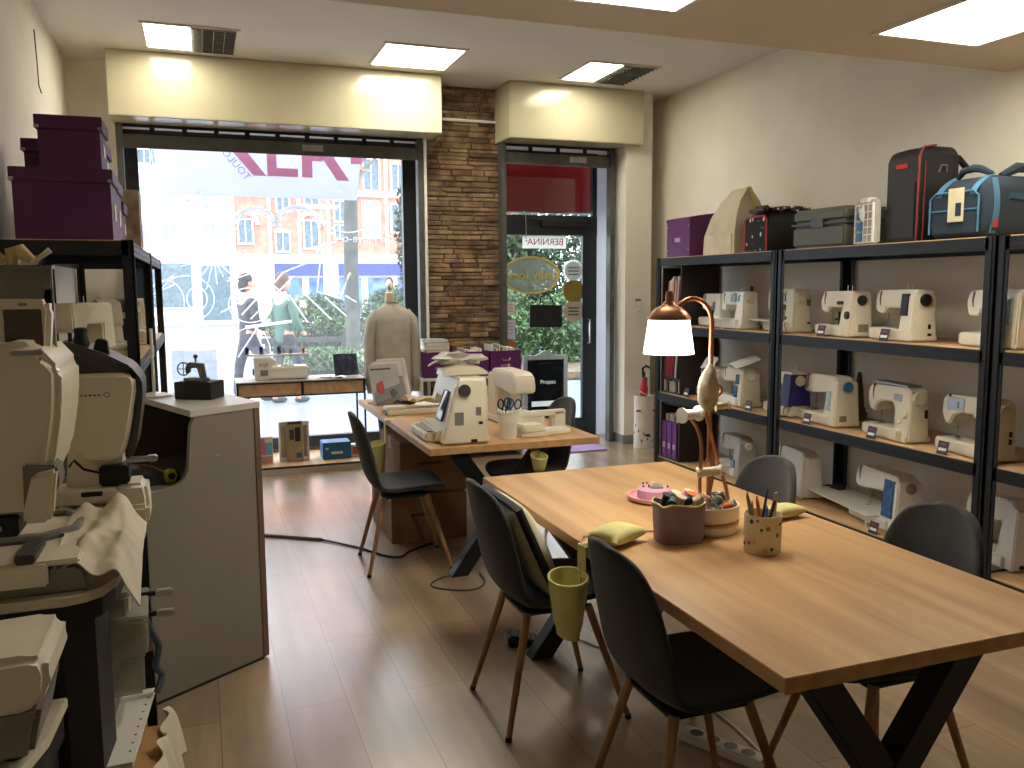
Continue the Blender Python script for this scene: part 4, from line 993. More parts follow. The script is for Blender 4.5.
# yellow weighted cushions and hanging bags
def cushion(label, x, y, rz, sx=.12, sy=.085, sz=.032, nm='pincushion'):
    q = MB()
    def f(sgn):
        return lambda u, v: ((u*2-1)*sx*(1-.12*math.cos(PI*(v*2-1)/2)), (v*2-1)*sy*(1-.12*math.cos(PI*(u*2-1)/2)), sgn*sz*(max(0, (1-(u*2-1)**2)*(1-(v*2-1)**2)))**.42)
    q.grid(f(1), 14, 14); q.grid(f(-1), 14, 14)
    o = q.build(nm, YELLOW, smooth=80); tag(o, label, 'cushion', None, (x, y, TZ+sz+.001), rz); return o
cushion('pale yellow weighted cushion on the near edge of the big table, holding a hanging bag', 1.262, 2.47, 28, .095, .07)
cushion('pale yellow cushion on the big table right of the dotted pot', 1.97, 2.53, 10, .09, .05, .025)
def hang_bag(label, x, y, ztop, w_, h, zl=.75, rz=0, sway=.0, edge=1):
    """open cloth bag hanging by a strap over the table edge; local -X is outwards"""
    t_ = thing('thread_catcher_bag', label, 'bag', (x, y, 0), rz)
    def f(u, v):
        a = 2*PI*u; k = .62+.38*v; return (.055*k*math.cos(a)*(1 if v > .2 else .75)-.06+sway*(1-v), w_/2*k*math.sin(a), ztop-h+h*v+.012*math.cos(a)*v)
    q = MB(); q.grid(f, 28, 8, thick=.003); q.prism([(f(k/20, 0)[0], f(k/20, 0)[1]) for k in range(20)], ztop-h, ztop-h+.004, 'Z'); q.build('bag_body', YELLOW, t_)
    q = MB(); q.tube([f(k/28, 1) for k in range(28)], .004, 6, closed=True); q.build('bag_rim', YELLOW, t_)
    q = MB(); q.grid(lambda u, v: [(-.008, 0, ztop-.01), (-.008, 0, zl+.002), (.0, 0, zl+.004), (.06, 0, zl+.004)][min(3, int(v*3+.5))][0:1]+((u-.5)*.05,)+([(ztop-.01), (zl+.002), (zl+.004), (zl+.004)][min(3, int(v*3+.5))],), 2, 3, thick=.002); q.build('strap', YELLOW, t_)
    return t_
hang_bag('pale yellow cloth bag hanging from the big table edge behind the nearest chair', 1.148, 2.48, .655, .17, .2, rz=8)
hang_bag('pale yellow cloth bag hanging from the far table by the cardboard boxes', 1.088, 5.38, .60, .17, .28)
hang_bag('small yellow cloth bag hanging under the near edge of the far table', 1.72, 4.36, .67, .09, .08, zl=.685, rz=90)
# cushion on the chair
t_ = thing('cushion', 'large cream cushion with a black band leaning on the chair at the big table', 'cushion', (1.08, 2.90, .66), 0)
def cu(sgn):
    return lambda u, v: (sgn*.075*(max(0, (1-(u*2-1)**2)*(1-(v*2-1)**2)))**.4, (u*2-1)*.2*(1-.08*math.cos(PI*(v*2-1)/2)), (v*2-1)*.19*(1-.08*math.cos(PI*(u*2-1)/2)))
TL = Matrix.Rotation(rad(-24), 4, 'Y')
q = MB(); q.grid(cu(1), 18, 18, X=TL); q.grid(cu(-1), 18, 18, X=TL); q.build('cover', mat('cream_linen', srgb(196, 192, 168), .9, var=.08, scale=14, bump=.2, bscale=120), t_, smooth=80)
q = MB(); e = [((0), (a*2-1)*.2, s_*.19) for s_, rng in ((1, (0, .25, .5, .75, 1)), (-1, (1, .75, .5, .25, 0))) for a in rng]
q.tube([(0, y*.96, z*.96) for _, y, z in e], .016, 8, closed=True, X=TL); q.build('black_band', BLACK, t_)

# ------------------------------------------------------------------ far table
E2 = 4.36
sewing_machine('large cream sewing and embroidery machine on the near corner of the far table', (1.2, E2+.54, .75), -93, L=.54, D=.28, H=.36, body=CREAM, style='slant', wheel=DGREY, wheel_z=.82, tap=.36, pv=.97, wr=.034, pins=0, seam=False,
               panel=[('screen', .62, .34, .13, .16)], end=[('grey', .72, .44, .03, .045), ('black', .78, .3, .022, .016), ('grey', .3, .3, .05, .07), ('black', .62, .03, .035, .018), ('white', .2, .12, .07, .006)], group='machines on the far table', ext=None)
t_ = thing('embroidery_unit', 'flat white embroidery table with a dark slot attached left of the big machine', 'embroidery unit', (1.2, 4.62, .75), 0)
q = MB(); q.prism([(-.07, -.1), (.02, -.16), (.02, .26), (-.02, .3), (-.06, .26)], .0, .05, 'Z', bev=.008); q.build('base', CREAM, t_)
q = MB(); q.prism([(-.055, -.08), (.01, -.12), (.01, .22), (-.045, .22)], .051, .056, 'Z', bev=.002); q.build('top_plate', GREYP, t_)
t_ = thing('machine_cover', 'cream lifted lid with clear plastic lying on top of the big machine', 'machine lid', (1.30, 4.62, 1.113), -93)
q = MB(); q.prism([(-.06, -.005), (-.05, .03), (.05, .05), (.16, .04), (.2, .012), (.2, .0), (.05, .0)], -.06, .12, 'X', bev=.004, X=Matrix.Identity(4)); q.build('lid', CREAM, t_)
t_ = thing('plastic_bag', 'crumpled clear plastic bag lying on the lid of the big machine', 'plastic bag', (1.36, 4.66, 1.19), -20)
PLA = mat('crumpled_film', srgb(216, 216, 212), .25, alpha=.75, bump=.9, bscale=22)
q = MB(); q.ball((0, 0, 0), (.12, .09, .032), n=14, noise_amp=.9, seed=3); q.build('film', PLA, t_)
q = MB(); q.grid(lambda u, v: (-.16+.12*u, -.06+.14*v, .0-.035*(1-u)**2+.006*math.sin(9*v+3*u)), 8, 8, thick=.001); q.build('sheet', PAPER, t_)
# cup with scissors
t_ = thing('cup', 'ribbed white plastic cup holding scissors on the far table', 'cup', (1.60, 4.47, .75))
q = MB(); q.lathe([(.0005, 0), (.048, 0), (.053, .08), (.0555, .085), (.056, .1), (.059, .15), (.056, .15), (.05, .08), (.0005, .004)], n=32); q.build('cup_wall', WHITE, t_)
q = MB()
for k in range(16):
    a = 2*PI*k/16; q.ball((.058*math.cos(a), .058*math.sin(a), .153), (.01, .006, .012), n=5)
q.build('scalloped_rim', WHITE, t_)
def scissors(label, x, y, z, rz, m_, tilt=0):
    t_ = thing('scissors', label, 'scissors', (x, y, z), rz, 'scissors in the white cup'); t_.rotation_euler[1] = rad(tilt)
    q = MB()
    for s_ in (-1, 1):
        q.tube([(s_*(.022)+.018*math.cos(a*PI/8), s_*.002, .05+.026*math.sin(a*PI/8)) for a in range(16)], .0045, 6, closed=True)
        q.tube([(s_*.018, s_*.002, .026), (s_*.006, s_*.002, .0), (0, 0, -.015)], .006, 6)
    q.build('handle', m_, t_)
    q = MB()
    for s_ in (-1, 1): q.prism([(-s_*.006, -.01), (s_*.004, -.01), (s_*.012, -.105), (s_*.008, -.11)], s_*.0005, s_*.0025, 'Y')
    q.build('blade', STEEL, t_)
scissors('black handled scissors at the left of the white cup', 1.578, 4.46, .90, 10, BLACK, -6)
scissors('scissors with teal handles in the middle of the white cup', 1.606, 4.485, .898, 40, mat('teal_handle', srgb(40, 110, 130), .4), 3)
scissors('scissors with blue handles at the right of the white cup', 1.624, 4.455, .895, -15, mat('blue_handle', srgb(40, 70, 120), .4), 8)
# second machine, its head towards the viewer
sewing_machine('white rounded sewing machine behind the cup of scissors on the far table', (1.92, 4.76, .75), 92, L=.44, D=.2, H=.34, body=WHITE, style='round', colour=CREAM, seam=False, pins=1, tap=.1, panel=[('blue', .7, .5, .06, .08)], group='machines on the far table')
t_ = thing('embroidery_unit', 'white embroidery arm with a raised bar lying at the right end of the far table', 'embroidery unit', (1.67, 4.43, .75), 6)
q = MB(); q.prism([(.0, .0), (.15, -.03), (.15, .0), (.31, -.0), (.33, .03), (.33, .1), (.16, .12), (.0, .1)], .0, .03, 'Z', bev=.006)
q.box(.0, .14, -.015, .1, .025, .07, bev=.01); q.build('base', CREAM, t_)
q = MB(); q.box(.0, .36, .13, .17, .09, .125, bev=.008, m=CREAM); q.box(.27, .36, .13, .19, .0, .12, bev=.012, m=CREAM); q.box(.0, .05, .09, .17, .05, .12, bev=.008, m=CREAM)
q.text('BERNINA', .014, T(.31, .1285, .108, 90), RED); q.build('arm', None, t_)
MB().box(.16, .30, .02, .09, .03, .036, bev=.002).build('tray', WHITE, t_)
# leaflet stand
t_ = thing('leaflet_holder', 'clear leaflet holder leaning at the far end of the far table', 'leaflet holder', (1.27, 6.1, .75), 12)
q = MB(); q.box(-.13, .12, -.06, .12, 0, .012, bev=.003); q.prism([(-.07, .0), (-.06, .0), (.04, .2), (.03, .2)], -.13, .12, 'X'); q.build('holder', mat('smoky_acrylic', srgb(150, 150, 150), .2, alpha=.5), t_)
cols = [srgb(176, 176, 180), srgb(206, 206, 204), srgb(226, 206, 196), srgb(196, 190, 188), srgb(216, 214, 210)]
lf = ['grey leaflet at the front of the holder with a pink flower picture', 'white leaflet second in the holder', 'pale leaflet with a red picture, third in the holder', 'grey leaflet fourth in the holder', 'off white leaflet at the back of the holder']
for k in range(5):
    m_ = mat('leaflet_%d' % k, cols[k], .35); q = MB(); q.box(-.115, .115, -.003, .003, 0, .29, bev=.001, m=m_)
    if k in (0, 2): q.ball((-.04 if k == 0 else .04, -.004, .12 if k == 0 else .22), (.035, .002, .045), n=6, noise_amp=.6, m=mat('leaflet_red', srgb(196, 80, 84), .5), seed=k); q.box(-.1, .06, -.004, -.003, .25, .262, m=DGREY)
    if k in (0, ): q.ball((.05, -.004, .07), (.03, .002, .03), n=6, noise_amp=.6, m=DGREY, seed=4)
    o = q.build('leaflet'); tag(o, lf[k], 'leaflet', 'leaflets in the holder'); o.location = (1.25+k*.022, 6.05+k*.03, .766+.008*k); o.rotation_euler = (rad(-20), 0, rad(14))
# embroidery hoop unit with tools left of the machine
t_ = thing('embroidery_module', 'long flat white embroidery module lying in the middle of the far table', 'embroidery unit', (1.3, 5.62, .75), 4)
q = MB(); q.box(-.17, .26, -.07, .07, 0, .035, bev=.006); q.box(-.17, -.03, -.05, .05, .035, .055, bev=.005); q.build('case', CREAM, t_)
MB().box(-.175, -.168, -.05, .05, .008, .028).build('dark_slot', DGREY, t_)
q = MB(); rn = random.Random(4)
q.grid(lambda u, v: (-.14+.28*u, -.1+.2*v, .03+.02*math.sin(5*u+2*v)+.015*math.sin(11*v)), 14, 10, thick=.002)
tag(q.build('crumpled_cloth', mat('cream_cloth', srgb(212, 200, 172), .9, bump=.2)), 'crumpled cream cloth lying on the flat embroidery module', 'cloth', loc=(1.42, 5.64, .81), rz=20)
q = MB(); q.ball((0, 0, 0), (.07, .03, .02), n=10, noise_amp=.6); q.tube([(-.06, 0, 0), (-.1, .03, .01), (-.13, 0, .0), (-.1, -.03, 0), (-.06, 0, 0)], .005, 6)
tag(q.build('hand_tool', BLACK), 'black handled cutting tool lying on the cream cloth of the far table', 'tool', loc=(1.36, 5.86, .80), rz=20)
q = MB(); q.box(-.1, .1, -.14, .14, 0, .004, bev=.001); q.box(-.09, .09, -.12, .14, .0045, .008, bev=.001); tag(q.build('paper_sheets', PAPER), 'loose white sheets lying beside the leaflet holder', 'paper', loc=(1.52, 5.98, .75), rz=30)

# ------------------------------------------------------------------ cardboard boxes under the far table
def carton(label, x0, x1, y0, y1, z0, z1, rz=0):
    cx, cy = (x0+x1)/2, (y0+y1)/2; t_ = thing('cardboard_box', label, 'cardboard box', (cx, cy, z0), rz)
    h = z1-z0; q = MB(); q.box(x0-cx, x1-cx, y0-cy, y1-cy, 0, h, bev=.004); q.build('carton', KRAFT, t_)
    q = MB(); q.box(x0-cx-.0, x1-cx+.0, -.025, .025, h-.001, h+.001); q.box(-.04+x0-cx+.04-.0015, x0-cx, -.025, .025, h-.08, h); q.build('tape', mat('packing_tape', srgb(168, 140, 104), .3), t_)
    q = MB(); q.lathe([(.03, 0), (.034, 0), (.034, -.001), (.03, -.001)], (x0-cx-.0005, -.1, h*.5), 20, axis='X'); q.box(-.12, .05, y0-cy-.001, y0-cy, h*.55, h*.6); q.build('printed_mark', DGREY, t_)
carton('lower brown cardboard box under the far table', 1.06, 1.55, 5.13, 5.75, .0, .30)
carton('upper brown cardboard box with an open top look under the far table', 1.13, 1.6, 5.17, 5.78, .303, .63)
carton('brown cardboard box farther back under the far table', 1.12, 1.6, 5.84, 6.1, 0, .4)
# cables
q = MB(); q.tube([(.1, 5.75, .008), (.3, 5.62, .008), (.66, 5.37, .008)], .012, 6, m=GREYP); q.tube(sm([(.66, 5.37, .008), (.85, 5.12, .007), (.96, 4.92, .007), (1.05, 4.85, .007), (1.13, 4.94, .007), (1.3, 5.05, .007)]), .006, 6, m=BLACK)
tag(q.build('floor_cable'), 'black cable with a grey floor sleeve running across the floor to the far table', 'cable')
q = MB(); q.tube(sm([(1.35, 4.45, .006), (1.2, 4.42, .005), (1.1, 4.33, .005), (1.14, 4.24, .005), (1.28, 4.17, .005), (1.38, 4.25, .005), (1.4, 4.4, .005)]), .0045, 6); tag(q.build('looped_cable', DGREY), 'thin looped cable on the floor by the foot of the far table', 'cable')
t_ = thing('power_strip', 'white power strip with round sockets on the floor under the big table', 'power strip', (1.62, 2.36, 0), -62)
MB().box(-.16, .16, -.035, .035, 0, .035, bev=.008).build('case', WHITE, t_)
for k in range(4):
    q = MB(); q.lathe([(.019, .0355), (.022, .0365), (.024, .0355)], (-.1+k*.065, 0, 0), 20, cap=False); q.lathe([(.0005, .0356), (.019, .0356)], (-.1+k*.065, 0, 0), 20, m=None, cap=False); q.build('socket', GREYP, t_)
q = MB(); q.tube(sm([(1.73, 2.26, .008), (1.75, 2.6, .006), (1.66, 3.1, .006), (1.5, 3.5, .006)]), .005, 6); tag(q.build('power_cable', WHITE), 'white cable running from the power strip under the big table', 'cable')
for x, y, rz, lb in ((1.5, 4.0, 20, 'black foot pedal on the floor at the end of the far table'), (1.3, 3.45, -15, 'black foot pedal under the far end of the big table')):
    t_ = thing('foot_pedal', lb, 'foot pedal', (x, y, 0), rz); q = MB(); q.prism([(-.07, 0), (.07, 0), (.07, .02), (-.06, .055), (-.07, .05)], -.05, .05, 'Y', bev=.006); q.build('pedal', BLACK, t_)
    q = MB(); 
    for k in range(5): q.box(-.04+k*.02, -.032+k*.02, -.04, .04, .047-k*.0055, .053-k*.0055)
    q.build('tread', DGREY, t_)
# ------------------------------------------------------------------ window display
t_ = thing('display_platform', 'low wooden display platform with a black edge under the shop window', 'platform', (.85, 7.78, 0))
MB().box(-1.13, 1.07, -.33, .36, .052, .07, bev=.002).build('top_board', CHIP, t_)
MB().box(-1.13, 1.07, -.335, -.33, .052, .068).build('edge_strip', BLACK, t_)
MB().box(-1.13, 1.07, -.32, .34, 0, .052).build('plinth', WHITE, t_)
PZ = .07
t_ = thing('console_table', 'narrow console table with black frame and two wooden drawers at the window', 'console table', (.8, 7.72, PZ))
q = MB()
for x in (-.535, .535):
    for y in (-.2, .2): pass
q.box(-.545, .545, -.215, -.2, .60, .61); q.box(-.545, .545, -.215, -.2, .715, .725); q.box(-.545, .545, .2, .215, .60, .725); q.box(-.545, -.53, -.215, .215, .6, .725); q.box(.53, .545, -.215, .215, .6, .725); q.box(-.008, .008, -.215, .2, .6, .72)
q.box(-.53, .53, -.2, .2, .6, .605); q.build('frame', BLACKM, t_)
for x in (-.538, .538):
    for y in (-.208, .208): MB().box(x-.008, x+.008, y-.008, y+.008, 0, .6).build('leg', BLACKM, t_)
for s_ in (-1, 1):
    a, b_ = sorted((s_*.012, s_*.528)); MB().box(a, b_, -.21, .15, .612, .712, bev=.002).build('drawer', CHIP, t_)
MB().box(-.55, .55, -.22, .22, .725, .735, bev=.001).build('top', mat('grey_top', srgb(150, 146, 140), .4), t_)
CZ = PZ+.735
# overlocker/industrial look machine with cones
t_ = thing('overlock_machine', 'white overlock machine with a red logo and thread rack on the window console', 'sewing machine', (.42, 7.62, CZ), 0)
q = MB(); q.prism([(0, 0), (.13, 0), (.135, .06), (.145, .2), (-.01, .2), (-.005, .06)], 0, .18, 'Y', bev=.008); q.box(.12, .45, .0, .2, .005, .115, bev=.012); q.prism([(.12, .1), (.19, .1), (.2, .15), (.14, .19), (.12, .19)], .04, .16, 'Y', bev=.008); q.build('body', WHITE, t_)
q = MB(); q.box(-.02, -.008, .05, .1, .04, .1, bev=.004); q.build('knob', DGREY, t_)
q = MB(); q.box(.04, .105, -.002, .001, .04, .09); q.build('label_plate', GREYP, t_)
q = MB(); q.text('AQF', .04, Matrix.Translation((.07, -.002, .135)) @ Matrix.Rotation(rad(90), 4, 'X'), RED, .001); q.build('lettering', None, t_, smooth=0)
q = MB(); q.cyl((.24, .1, .115), (.24, .1, .2), .004); q.cyl((.3, .08, .115), (.3, .1, .16), .006); q.box(.22, .33, .05, .08, .115, .125); q.build('looper_guides', STEEL, t_)
q = MB(); q.box(-.07, .46, .06, .12, .205, .22, bev=.002)
q.build('thread_rack', WHITE, t_)
for k, (x, c, r, h, lb) in enumerate(((.37, 'navy', .018, .07, 'navy blue thread cone leftmost on the console machine'), (.49, 'royal', .019, .07, 'royal blue thread cone second from left on the console machine'), (.64, 'teal', .019, .07, 'teal thread cone third from left on the console machine'), (.74, 'grey', .012, .04, 'small grey thread cone on the console machine'), (.85, 'brick', .014, .045, 'small brick red thread cone rightmost on the console machine'))):
    cc = {'navy': srgb(28, 40, 100), 'royal': srgb(34, 44, 110), 'teal': srgb(20, 90, 96), 'grey': srgb(90, 90, 100), 'brick': srgb(150, 60, 50)}[c]
    q = MB(); q.lathe([(r*1.05, 0), (r*1.1, .004), (r*.95, h*.1), (r*.95, h*.85), (r*.5, h*.98), (r*.3, h)], n=16); tag(q.build('thread_cone', thread('cone_'+c, cc)), lb, 'thread cone', 'thread cones on the window machine', (x-.01, 7.71, CZ+.222))
t_ = thing('tablet_stand', 'dark tablet screen leaning back on the right of the console', 'tablet', (1.22, 7.72, CZ), 8)
MB().box(-.11, .11, -.006, .006, 0, .2, bev=.004, X=T(0, 0, .006, -18)).build('case', BLACK, t_)
q = MB(); q.box(-.098, .098, -.0085, -.006, .012, .188, X=T(0, 0, .006, -18)); q.build('screen', mat('dark_screen', srgb(54, 58, 78), .1, var=.4, scale=20), t_)
MB().prism([(.0, .02), (.1, .0), (.09, .0), (.06, .16)], -.03, .03, 'X').build('easel_back', BLACK, t_)
for k, (x, y, rz, lb) in enumerate(((1.02, 7.66, 12, 'white leaflet lying open on the console left of the tablet'), (1.1, 7.6, -20, 'glossy folded brochure lying before the tablet'))):
    q = MB(); q.grid(lambda u, v: (-.09+.18*u, -.06+.12*v, .002+.012*abs(math.sin(PI*u*2))), 16, 2, thick=.001); tag(q.build('brochure', PAPER), lb, 'brochure', 'brochures on the console', (x, y, CZ+.002+.002*k), rz)
# things on the platform
def pack(label, x0, x1, y0, d, h, m_, nm='package', cat_='package', marks=(), rz=0, m2=None):
    cx = (x0+x1)/2; t_ = thing(nm, label, cat_, (cx, y0+d/2, PZ), rz, 'packages on the window platform')
    MB().box(x0-cx, x1-cx, -d/2, d/2, 0, h, bev=.003).build('box', m_, t_)
    for (u0, u1, v0, v1, mm) in marks:
        w_ = x1-x0; q = MB(); q.box(x0-cx+u0*w_, x0-cx+u1*w_, -d/2-.0015, -d/2+.001, v0*h, v1*h); q.build('printed_panel', mm, t_)
PB = mat('pink_pack', srgb(220, 110, 160), .5); CY = mat('cyan_pack', srgb(110, 190, 220), .5); TAN = mat('tan_pack', srgb(170, 156, 120), .6); BLU = mat('blue_pack', srgb(30, 104, 160), .5)
pack('white and pink patterned package at the left end of the window platform', .39, .54, 7.6, .14, .24, WHITE, marks=[(.05, .55, .35, .95, PB), (.55, .95, .35, .8, CY), (.05, .95, .04, .3, mat('rose_pack', srgb(190, 140, 130), .5))])
pack('white wrapped package standing behind the tan booklet on the platform', .60, .86, 7.68, .07, .35, mat('white_wrap', srgb(224, 224, 224), .3), marks=[(.06, .22, .1, .9, TAN), (.8, .93, .1, .9, mat('taupe_pack', srgb(150, 140, 128), .5))])
pack('tan printed booklet leaning at the front of the white package', .665, .80, 7.635, .02, .36, TAN, marks=[(.15, .45, .55, .8, DGREY), (.5, .85, .5, .85, INK), (.1, .9, .93, .99, DGREY), (.55, .9, .1, .22, BLU)], nm='booklet', cat_='booklet')
pack('blue cardboard package in the middle of the window platform', .97, 1.22, 7.62, .2, .15, BLU, marks=[(.3, .7, .3, .45, WHITE), (.1, .2, .6, .7, WHITE)])
pack('small orange and white package right of the blue one', 1.23, 1.31, 7.66, .1, .11, WHITE, marks=[(.1, .7, .2, .85, mat('orange_pack', srgb(200, 100, 60), .5))])

# ------------------------------------------------------------------ mannequin
t_ = thing('mannequin', 'headless dress form wearing a beige sweatshirt with its back to the room at the window', 'mannequin', (1.62, 7.62, PZ), 0)
SW = mat('beige_sweat', srgb(176, 172, 158), .95, var=.05, scale=12, bump=.35, bscale=60)
def ring(z, rx, ry, cx=0, cy=0, n=24, wob=0): return [(cx+rx*math.cos(2*PI*k/n)*(1+wob*math.sin(5*2*PI*k/n+z*20)), cy+ry*math.sin(2*PI*k/n)*(1+wob*math.sin(7*2*PI*k/n+z*13)), z) for k in range(n)]
def loft(rings, m=None):
    q = MB(); n = len(rings[0]); v = [p for r in rings for p in r]; f = [(i*n+k, i*n+(k+1) % n, (i+1)*n+(k+1) % n, (i+1)*n+k) for i in range(len(rings)-1) for k in range(n)]
    f += [tuple(range(n)), tuple((len(rings)-1)*n+k for k in range(n))]; q.raw(v, f, m); return q
z0 = -PZ
b_ = [ring(.6+z0, .17, .12, wob=.03), ring(.64+z0, .19, .135, wob=.035), ring(.72+z0, .195, .14, wob=.03), ring(.95+z0, .185, .13, wob=.02), ring(1.15+z0, .185, .13, wob=.015), ring(1.28+z0, .2, .125), ring(1.36+z0, .195, .11), ring(1.405+z0, .15, .09), ring(1.435+z0, .1, .07), ring(1.455+z0, .07, .06), ring(1.47+z0, .066, .056)]
q = loft(b_)
q.build('sweatshirt_body', SW, t_, smooth=80)
for s_ in (-1, 1):
    q = MB(); q.tube([(s_*.14, 0, 1.375+z0), (s_*.195, 0, 1.3+z0), (s_*.225, .01, 1.15+z0), (s_*.235, .0, .98+z0), (s_*.235, -.01, .82+z0), (s_*.232, -.01, .72+z0), (s_*.23, -.01, .71+z0), (s_*.228, -.01, .65+z0)], [.05, .068, .062, .056, .052, .05, .04, .038], 14); q.build('sleeve', SW, t_, smooth=80)
q = MB(); q.lathe([(.068, 0), (.072, .012), (.066, .024)], (0, 0, 1.455+z0), 24, cap=False); q.build('ribbed_collar', SW, t_)
q = MB(); q.lathe([(.05, 1.44), (.046, 1.5), (.04, 1.55), (.012, 1.56), (.01, 1.6)], (-.02, 0, z0), 20); q.ball((-.02, 0, 1.605+z0), (.018, .018, .022), n=8); q.build('neck', mat('neck_beige', srgb(206, 186, 156), .6), t_)
q = MB()
for s_ in (-1, 1): q.tube([(s_*.085, 0, .66+z0), (s_*.09, .0, .4+z0), (s_*.085, 0, .2+z0)], [.095, .075, .06], 14)
q.build('jeans', mat('navy_jeans', srgb(36, 44, 62), .85), t_)
q = MB(); q.cyl((0, .0, 0), (0, 0, 1.0), .014); q.lathe([(.15, 0), (.15, .006), (.02, .014)], n=28); q.build('stand', STEEL, t_)

t_.scale = (.9, .9, 1)
# ------------------------------------------------------------------ magazine boxes by the pillar
t_ = thing('low_shelf', 'low white shelf in front of the brick pillar carrying purple boxes', 'shelf', (2.35, 7.7, 0))
q = MB(); q.box(-.5, .5, -.2, .2, .745, .77, bev=.002); q.box(-.5, .5, -.19, .2, .36, .38); q.box(-.5, .5, -.19, .2, .06, .08); q.build('board', WHITE, t_)
for x in (-.5, .48): MB().box(x, x+.02, -.2, .2, 0, .745).build('side_panel', WHITE, t_)
for x0, x1, lb in ((1.88, 2.20, 'leftmost purple magazine box on the low shelf by the pillar'), (2.21, 2.51, 'middle purple magazine box on the low shelf by the pillar'), (2.52, 2.83, 'rightmost purple magazine box on the low shelf, with a curved handle')):
    cx = (x0+x1)/2; t_ = thing('storage_box', lb, 'storage box', (cx, 7.68, .771), 0, 'purple boxes by the brick pillar')
    h = .23; q = MB(); q.box(x0-cx+.003, x1-cx-.003, -.16, -.155, 0, h); q.box(x0-cx+.003, x1-cx-.003, .155, .16, 0, h); q.box(x0-cx+.003, x0-cx+.008, -.155, .155, 0, h); q.box(x1-cx-.008, x1-cx-.003, -.155, .155, 0, h); q.box(x0-cx+.003, x1-cx-.003, -.155, .155, 0, .005)
    q.build('box', PURPLE, t_, smooth=0)
    q = MB(); q.tube([(-.04, -.163, .16), (-.03, -.175, .14), (.03, -.175, .14), (.04, -.163, .16)], .004, 6); q.build('handle', STEEL, t_)
    q = MB(); q.box(-.05, .05, -.1635, -.16, .08, .1); q.build('label_holder', mat('pale_label', srgb(170, 130, 170), .5), t_)
rn = random.Random(12)
bc = [('orange', srgb(190, 110, 70)), ('white', srgb(224, 222, 214)), ('beige', srgb(206, 190, 160)), ('grey', srgb(150, 150, 150)), ('cream', srgb(226, 214, 186)), ('white', (0, 0, 0)), ('taupe', srgb(170, 156, 136)), ('cream', (0, 0, 0))]
zz = 1.003
for k in range(4):
    c = bc[k]; h = [.022, .03, .035, .025][k]; q = MB(); q.box(-.11, .11, -.13, .13, 0, h, bev=.002, m=mat('book_'+c[0], c[1], .6)); q.box(-.105, .108, -.132, .126, .004, h-.004, m=PAPER)
    o = q.build('book'); tag(o, ['bottom orange book of the stack on the left purple box', 'white book second in the stack on the left purple box', 'thick beige book third in the stack on the left purple box', 'grey book on top of the stack on the left purple box'][k], 'book', 'books on the purple boxes', (2.02, 7.67, zz), rn.uniform(-8, 8)); zz += h+.001
q0 = 0
for k in range(7):
    x = 2.25+k*.035; h = rn.uniform(.22, .25); q = MB(); c = bc[(k*3) % 8]; q.box(-.008, .008, -.12, .12, 0, h, bev=.001, m=mat('book_'+c[0], c[1], .6)); q.box(-.006, .006, -.121, .118, .003, h+.001, m=PAPER)
    tag(q.build('magazine'), 'magazine standing in the middle purple box by the pillar', 'magazine', 'magazines in the middle purple box', (x, 7.68, .778), rn.uniform(-3, 3)).rotation_euler[1] = rad(rn.uniform(-3, 3))
for k in range(7):
    x = 2.56+k*.036; h = rn.uniform(.24, .28); q = MB(); c = bc[(k*5+1) % 8]; q.box(-.008, .008, -.12, .12, 0, h, bev=.001, m=mat('book_'+c[0], c[1], .6)); q.box(-.006, .006, -.121, .118, .003, h+.001, m=PAPER)
    tag(q.build('magazine'), 'magazine standing in the rightmost purple box by the pillar', 'magazine', 'magazines in the right purple box', (x, 7.68, .778), rn.uniform(-3, 3))

# ------------------------------------------------------------------ by the door
t_ = thing('umbrella_stand', 'white round umbrella stand printed with drops and umbrellas, beside the rack', 'umbrella stand', (4.09, 7.42, 0))
MB().lathe([(.0005, 0), (.1, 0), (.1, .52), (.095, .52), (.095, .008), (.0005, .006)], n=40).build('cylinder', mat('enamel_white', srgb(226, 222, 212), .4), t_)
q = MB(); rn = random.Random(8)
def decal(a, z, s_, kind, m_):
    X_ = Matrix.Translation((.1006*math.cos(a), .1006*math.sin(a), z)) @ Matrix.Rotation(a+PI/2, 4, 'Z') @ Matrix.Rotation(rad(90), 4, 'X')
    if kind == 'drop': p = [(0, s_*1.6), (s_*.5, s_*.3), (s_*.55, -s_*.3), (0, -s_*.8), (-s_*.55, -s_*.3), (-s_*.5, s_*.3)]
    else: p = [(s_*math.cos(PI*k/10), s_*.8*math.sin(PI*k/10)) for k in range(11)]+[(-s_*.5, s_*.15), (0, 0), (s_*.5, s_*.15)]
    q.prism(p, 0, .0008, 'Z', X=X_, m=m_)
for k in range(22):
    a = k*2.4; z = .06+.42*((k*.2718+.3*(k%3)) % 1); decal(a, z, .014, 'drop', DGREY)
for k, a in enumerate((-2.6, -1.7, -.8, .3, 1.4, 2.4)):
    decal(a, .12 if k % 2 else .36, .034, 'umb', BLACK if k % 2 else RED)
q.build('printed_pattern', None, t_)
t_ = thing('umbrella', 'black umbrella with a square crook handle standing in the umbrella stand', 'umbrella', (4.11, 7.42, .01), 20)
q = MB(); q.tube([(0, 0, .55), (0, 0, .68), (-.045, 0, .69), (-.05, 0, .78), (-.0, 0, .80), (.05, 0, .78)], .012, 8); q.build('handle', BLACK, t_)
MB().lathe([(.004, 0), (.012, .02), (.024, .2), (.03, .45), (.012, .56)], n=12).build('canopy', BLACK, t_)
t_ = thing('umbrella', 'folded red umbrella with white dots standing in the umbrella stand', 'umbrella', (4.055, 7.40, .012), 0)
t_.rotation_euler = (0, rad(2), 0)
q = MB(); q.lathe([(.006, 0), (.02, .3), (.035, .5), (.042, .58), (.03, .62), (.01, .7)], n=16, m=RED)
